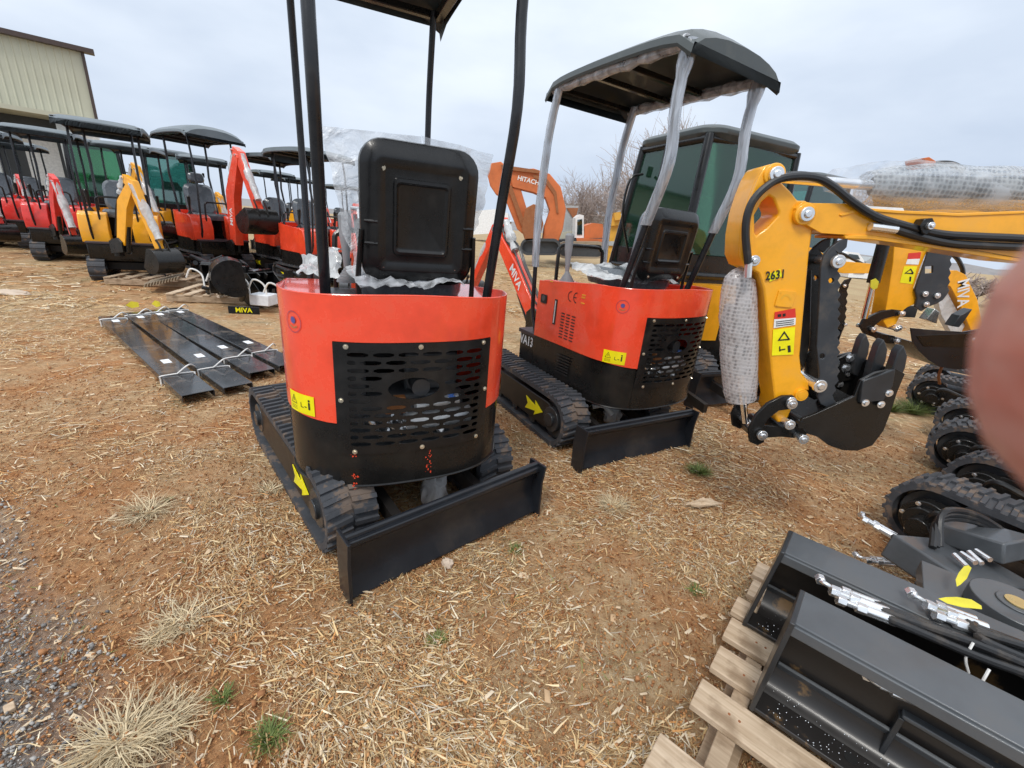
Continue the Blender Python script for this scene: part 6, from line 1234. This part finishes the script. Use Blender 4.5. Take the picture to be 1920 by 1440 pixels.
# ------------------------------------------------------------ straw, chips, gravel, grass
def scatter_xy(nn, r0_, r1_, a0=-66, a1=58, pw=1.0):
    ang = np.radians(rng.uniform(a0, a1, nn)); rad = r0_+(r1_-r0_)*rng.random(nn)**pw; return rad*np.sin(ang), rad*np.cos(ang)
def blades(name, x, y, ln, wd, ang, tilt, col, matn, bend=.3, z0=.0, roll=None, K=3):
    n_b = len(x); t = np.linspace(0, 1, K); hx, hy = np.cos(ang), np.sin(ang); z = gz(x, y)+z0
    curv = rng.normal(0, bend, n_b)
    V = np.zeros((n_b, K, 2, 3))
    for i, tt in enumerate(t):
        s_ = ln*(tt-.0); a_ = ang+curv*(tt-.5); cx = x+np.cos(a_)*s_*np.cos(tilt); cy = y+np.sin(a_)*s_*np.cos(tilt); cz = z+np.sin(tilt)*s_-np.abs(np.sin(tilt))*s_*tt*.35
        wv = wd*(1-.75*tt**2)/2; px_, py_ = -np.sin(a_)*wv, np.cos(a_)*wv; rz_ = (roll if roll is not None else rng.normal(0, .5, n_b)) if i == 0 else rz_
        V[:, i, 0] = np.stack([cx-px_*np.cos(rz_), cy-py_*np.cos(rz_), cz-wv*np.sin(rz_)], -1); V[:, i, 1] = np.stack([cx+px_*np.cos(rz_), cy+py_*np.cos(rz_), cz+wv*np.sin(rz_)], -1)
    V = V.reshape(n_b, K*2, 3); base_ = (np.arange(n_b)*K*2)[:, None, None]
    f = np.array([[2*i, 2*i+2, 2*i+3, 2*i+1] for i in range(K-1)])[None]+base_; f = f.reshape(-1, 4)
    me = bpy.data.meshes.new(name); me.vertices.add(n_b*K*2); me.vertices.foreach_set('co', V.ravel()); me.loops.add(f.size); me.loops.foreach_set('vertex_index', f.ravel().astype(np.int32)); me.polygons.add(len(f)); me.polygons.foreach_set('loop_start', np.arange(len(f))*4); me.update(calc_edges=True)
    ca = me.color_attributes.new('col', 'FLOAT_COLOR', 'POINT'); C4 = np.ones((n_b, K*2, 4)); C4[:, :, :3] = col[:, None, :]; ca.data.foreach_set('color', C4.ravel()); me.materials.append(MATS[matn])
    o = bpy.data.objects.new(name, me); sc.collection.objects.link(o); return o
PAL = np.array([(.64, .45, .22), (.72, .55, .32), (.52, .31, .13), (.78, .67, .48), (.34, .18, .07), (.58, .28, .09), (.56, .49, .39)])
def pal(nn, w=(.24, .2, .18, .12, .12, .09, .05)): c = PAL[rng.choice(len(PAL), nn, p=w)]; return np.clip(c*rng.uniform(.62, 1.15, (nn, 1)), 0, .85)
def keep(x, y, lo=.30, dens=1):
    m_ = fbm(x, y, .8, 3, 21)*.6+fbm(x, y, 3.2, 3, 31)*.4; pr = np.clip((m_-.45)/.11, lo*.36, 1)
    g = (-x-.72-(y-.65)*1.7)/1.6+.35*fbm(x, y, 2.5, 3, 44); pr = pr*np.clip(1-(g-.25)/.4, .28, 1)
    return rng.random(len(x)) < pr
def sc_blades(name, label, nn, r0_, r1_, l0, l1, w0, w1, pw, z=.004, tl=.10, lo=.22, bend=.4):
    x, y = scatter_xy(nn, r0_, r1_, pw=pw); k_ = keep(x, y, lo); x, y = x[k_], y[k_]; nn = len(x)
    pref = 3.0*fbm(x, y, .7, 2, 61); an = np.where(rng.random(nn) < .45, pref*2+rng.normal(0, .5, nn), rng.uniform(0, 6.283, nn))
    ln = l0+(l1-l0)*rng.random(nn)**2.2; o = blades(name, x, y, ln, rng.uniform(w0, w1, nn), an, np.abs(rng.normal(0, tl, nn))*.8, pal(nn), 'straw', bend, z*0+rng.uniform(0, z, nn)); return tag(o, label, 'straw', None, 'stuff')
sc_blades('straw_litter', 'dry trampled straw covering the red soil close to the camera', 120000, .55, 3.6, .012, .07, .0010, .0026, .95, .012, lo=.5, bend=.3)
sc_blades('broken_stalks', 'flat broken stalks and shreds on top of the straw close to the camera', 75000, .55, 4.2, .010, .075, .0022, .0062, .9, .014, lo=.25, bend=.12, tl=.16)
sc_blades('straw_litter', 'dry straw over the soil in the middle distance', 110000, 2.8, 8, .03, .14, .003, .006, 1.0, .018, lo=.38)
sc_blades('straw_litter', 'dry straw farther off towards the machine rows', 40000, 7, 20, .10, .30, .008, .018, 1.1, .02)
# fine crumbs
# wood chips: flat splinters
def chips(name, label, nn, r0_, r1_, s0, s1, pw=.8, colr=((.58, .44, .28), (.72, .60, .44)), asp=(.15, .4), keepf=True, hgt=.0025, cat='wood chips', amin=-66, amax=58, wh=None):
    x, y = scatter_xy(nn, r0_, r1_, amin, amax, pw)
    if wh is not None: k_ = wh(x, y); x, y = x[k_], y[k_]
    nn = len(x); ln = s0+(s1-s0)*rng.random(nn)**3; wd = ln*rng.uniform(*asp, nn); an = rng.uniform(0, 6.283, nn); z = gz(x, y)+rng.uniform(.002, .012, nn); tx, ty = rng.normal(0, .12, nn), rng.normal(0, .15, nn); h_ = np.minimum(hgt*rng.uniform(.5, 1.6, nn), wd) if hgt else wd*.7
    cor = np.array([(-.5, -.5), (.5, -.35), (.42, .5), (-.5, .4)])[None]+rng.normal(0, .08, (nn, 4, 2)); V = np.zeros((nn, 8, 3))
    for k_ in range(4):
        u_, v_ = cor[:, k_, 0]*ln, cor[:, k_, 1]*wd
        for j_ in range(2):
            sh_ = 1 if j_ == 0 else .85; V[:, k_+4*j_, 0] = x+(u_*np.cos(an)-v_*np.sin(an))*sh_; V[:, k_+4*j_, 1] = y+(u_*np.sin(an)+v_*np.cos(an))*sh_; V[:, k_+4*j_, 2] = z+u_*tx+v_*ty+h_*j_
    f = np.array([(3, 2, 1, 0), (4, 5, 6, 7), (0, 1, 5, 4), (1, 2, 6, 5), (2, 3, 7, 6), (3, 0, 4, 7)])[None]+(np.arange(nn)*8)[:, None, None]; f = f.reshape(-1, 4)
    me = bpy.data.meshes.new(name); me.vertices.add(nn*8); me.vertices.foreach_set('co', V.ravel()); me.loops.add(f.size); me.loops.foreach_set('vertex_index', f.ravel().astype(np.int32)); me.polygons.add(len(f)); me.polygons.foreach_set('loop_start', np.arange(len(f))*4); me.update(calc_edges=True)
    a_, b_ = np.array(colr[0]), np.array(colr[1]); t = rng.random((nn, 1)); C4 = np.ones((nn, 8, 4)); C4[:, :, :3] = (a_*(1-t)+b_*t)[:, None]; ca = me.color_attributes.new('col', 'FLOAT_COLOR', 'POINT'); ca.data.foreach_set('color', C4.ravel()); me.materials.append(MATS['chip'])
    o = bpy.data.objects.new(name, me); sc.collection.objects.link(o); return tag(o, label, cat, None, 'stuff')
chips('wood_chips', 'pale wood splinters scattered over the straw', 5200, .6, 6, .006, .045, 1.0, asp=(.10, .3), hgt=.0018)
chips('soil_crumbs', 'crumbs of red soil between the straw', 90000, .55, 4.5, .002, .010, .9, ((.22, .085, .03), (.52, .26, .10)), (.6, 1), hgt=0, cat='soil crumbs')
chips('gravel', 'grey gravel in the lower left corner', 60000, .6, 3.4, .003, .012, .8, ((.13, .125, .12), (.46, .44, .41)), (.6, 1), hgt=0, cat='gravel', amin=-85, amax=-15, wh=lambda x, y: rng.random(len(x)) < np.clip(((-x-.72-(y-.65)*1.7)/1.6+.4*fbm(x, y, 2.5, 3, 44)-.15)/.35, .0, 1))
chips('bark_flakes', 'flat tan bark flakes and dead leaves lying on the straw', 260, .6, 4, .015, .045, .9, ((.50, .33, .18), (.72, .58, .40)), (.4, .8), hgt=.0015, cat='bark flakes')
chips('soil_clods', 'clods of red soil', 500, .6, 5, .008, .022, .9, ((.30, .13, .05), (.46, .22, .09)), (.6, 1), hgt=0, cat='soil clods')
# tufts
def tuft(name, label, px, py, rad, nn, colr, kind='grass tuft', l0=.08, up=(.03, .7), group=None, w=(.0016, .0042), leanx=0):
    c = onz(px, py, 0); an = rng.uniform(0, 6.283, nn); r_ = rad*.18*np.sqrt(rng.random(nn)); x, y = c.x+r_*np.cos(an), c.y+r_*np.sin(an); a_, b_ = np.array(colr[0]), np.array(colr[1]); t = rng.random((nn, 1))
    o = blades(name, x, y, rad*rng.uniform(.5, 1.1, nn), rng.uniform(*w, nn), an+rng.normal(0, .9, nn), rng.uniform(*up, nn), (a_*(1-t)+b_*t)*rng.uniform(.6, 1.05, (nn, 1)), 'straw', .75, .0, K=4); o.data.transform(Matrix()); return tag(o, label, kind, group)
DRY = ((.54, .41, .23), (.80, .67, .44)); GRN = ((.10, .15, .03), (.24, .30, .08))
for px, py, r_, nn, lab in ((272, 960, .15, 240, 'pale dry grass tuft left of the nearest track'), (345, 1165, .12, 170, 'pale dry grass tuft in the lower left on red soil'), (232, 1395, .15, 380, 'large pale dry grass tuft near the bottom left'), (310, 1360, .11, 200, 'dry grass beside the large tuft at the bottom left'), (505, 920, .09, 160, 'small dry tuft close to the nearest track arrow'), (1150, 950, .12, 260, 'dry tuft between the two blades'), (300, 1195, .08, 120, 'small dry tuft below the middle one at the left')):
    tuft('dry_grass_tuft', lab, px, py, r_, nn, DRY)
for px, py, r_, nn, lab in ((505, 1385, .07, 160, 'green grass tuft at the bottom, left of the middle'), (1308, 890, .10, 400, 'green grass patch right of the second blade'), (820, 1205, .05, 90, 'small green tuft in the straw below the nearest blade'), (1305, 1105, .05, 80, 'small green tuft left of the corner pallet'), (1710, 775, .22, 500, 'green grass patch between the near bucket and the tracks at right'), (1670, 770, .2, 350, 'green grass below the near bucket'), (318, 935, .03, 50, 'tiny green tuft beside the pale left tuft'), (420, 1310, .05, 90, 'sparse green blades beside the gravel'), (966, 1030, .05, 60, 'few green blades under the right end of the nearest blade')):
    tuft('green_grass_tuft', lab, px, py, r_, nn, GRN, l0=.04, up=(.3, 1.2))
x, y = scatter_xy(5000, .7, 9, pw=.8); k_ = fbm(x, y, 2.2, 3, 77) > .60; x, y = x[k_], y[k_]; nn = len(x); t = rng.random((nn, 1))
tag(blades('sparse_grass', x, y, rng.uniform(.015, .05, nn), rng.uniform(.0012, .003, nn), rng.uniform(0, 6.283, nn), rng.uniform(.3, 1.2, nn), np.array(GRN[0])*(1-t)+np.array(GRN[1])*t, 'straw', .4), 'sparse green grass shoots in the straw', 'grass', None, 'stuff')
# ------------------------------------------------------------ the photographer's hand: a finger over the edge of the lens
def cpt(px, py, d): return CAM+ray(px, py)*d
hand = thing('person', "photographer's bare hand, one blurred fingertip covering the right edge of the photo", 'person', tuple(cpt(2600, 700, .05)))
def skinchain(verts, edges, radii, name, sub=2):
    me = bpy.data.meshes.new(name); me.from_pydata([tuple(Vector(v)-hand.location) for v in verts], edges, []); o = bpy.data.objects.new(name, me); sc.collection.objects.link(o); o.parent = hand
    sk_ = o.modifiers.new('skin', 'SKIN'); me.skin_vertices[0].data[0].use_root = True
    for i, r_ in enumerate(radii): me.skin_vertices[0].data[i].radius = (r_, r_)
    ss = o.modifiers.new('smooth', 'SUBSURF'); ss.levels = sub; ss.render_levels = sub; me.materials.append(MATS['skin']); return o
FR = .0245
def c3(a_, b_, c_): return CAM+rv*a_+uv*b_+fv*c_
tip = c3((2140-960)/FPX*FR, -(700-720)/FPX*FR, FR)
tx_, ty_ = (2190-960)/FPX*FR, (720-700)/FPX*FR
V = [c3(tx_+.095, -.055, -.03), c3(tx_+.085, -.020, -.02), c3(tx_+.062, ty_-.004, .004), c3(tx_+.040, ty_+.004, .018), c3(tx_+.018, ty_+.003, FR-.001), c3(tx_+.004, ty_, FR), c3(tx_-.004, ty_, FR)]
Rr = [.034, .030, .0145, .0140, .0142, .0146, .0112]; Ed = [(i, i+1) for i in range(6)]
for k in range(3):     # middle, ring and little finger curl round the phone behind the lens
    o0 = len(V); bx_ = .028*(k+1); V += [c3(tx_+.060, -.014-bx_*.75, -.004), c3(tx_+.030, -.016-bx_*.8, -.012), c3(tx_+.008, -.018-bx_*.82, -.022), c3(tx_-.008, -.018-bx_*.82, -.036)]; Rr += [.0115-.001*k, .0105-.001*k, .0095-.001*k, .0075-.0006*k]; Ed += [(1 if k < 1 else 0, o0), (o0, o0+1), (o0+1, o0+2), (o0+2, o0+3)]
o0 = len(V); V += [c3(tx_+.075, -.02, -.055), c3(tx_+.045, -.005, -.07), c3(tx_+.02, .002, -.075)]; Rr += [.014, .0115, .009]; Ed += [(1, o0), (o0, o0+1), (o0+1, o0+2)]
o0 = len(V); V += [c3(tx_+.13, -.13, -.09), c3(tx_+.19, -.26, -.2)]; Rr += [.029, .038]; Ed += [(0, o0), (o0, o0+1)]
skinchain(V, Ed, Rr, 'hand')
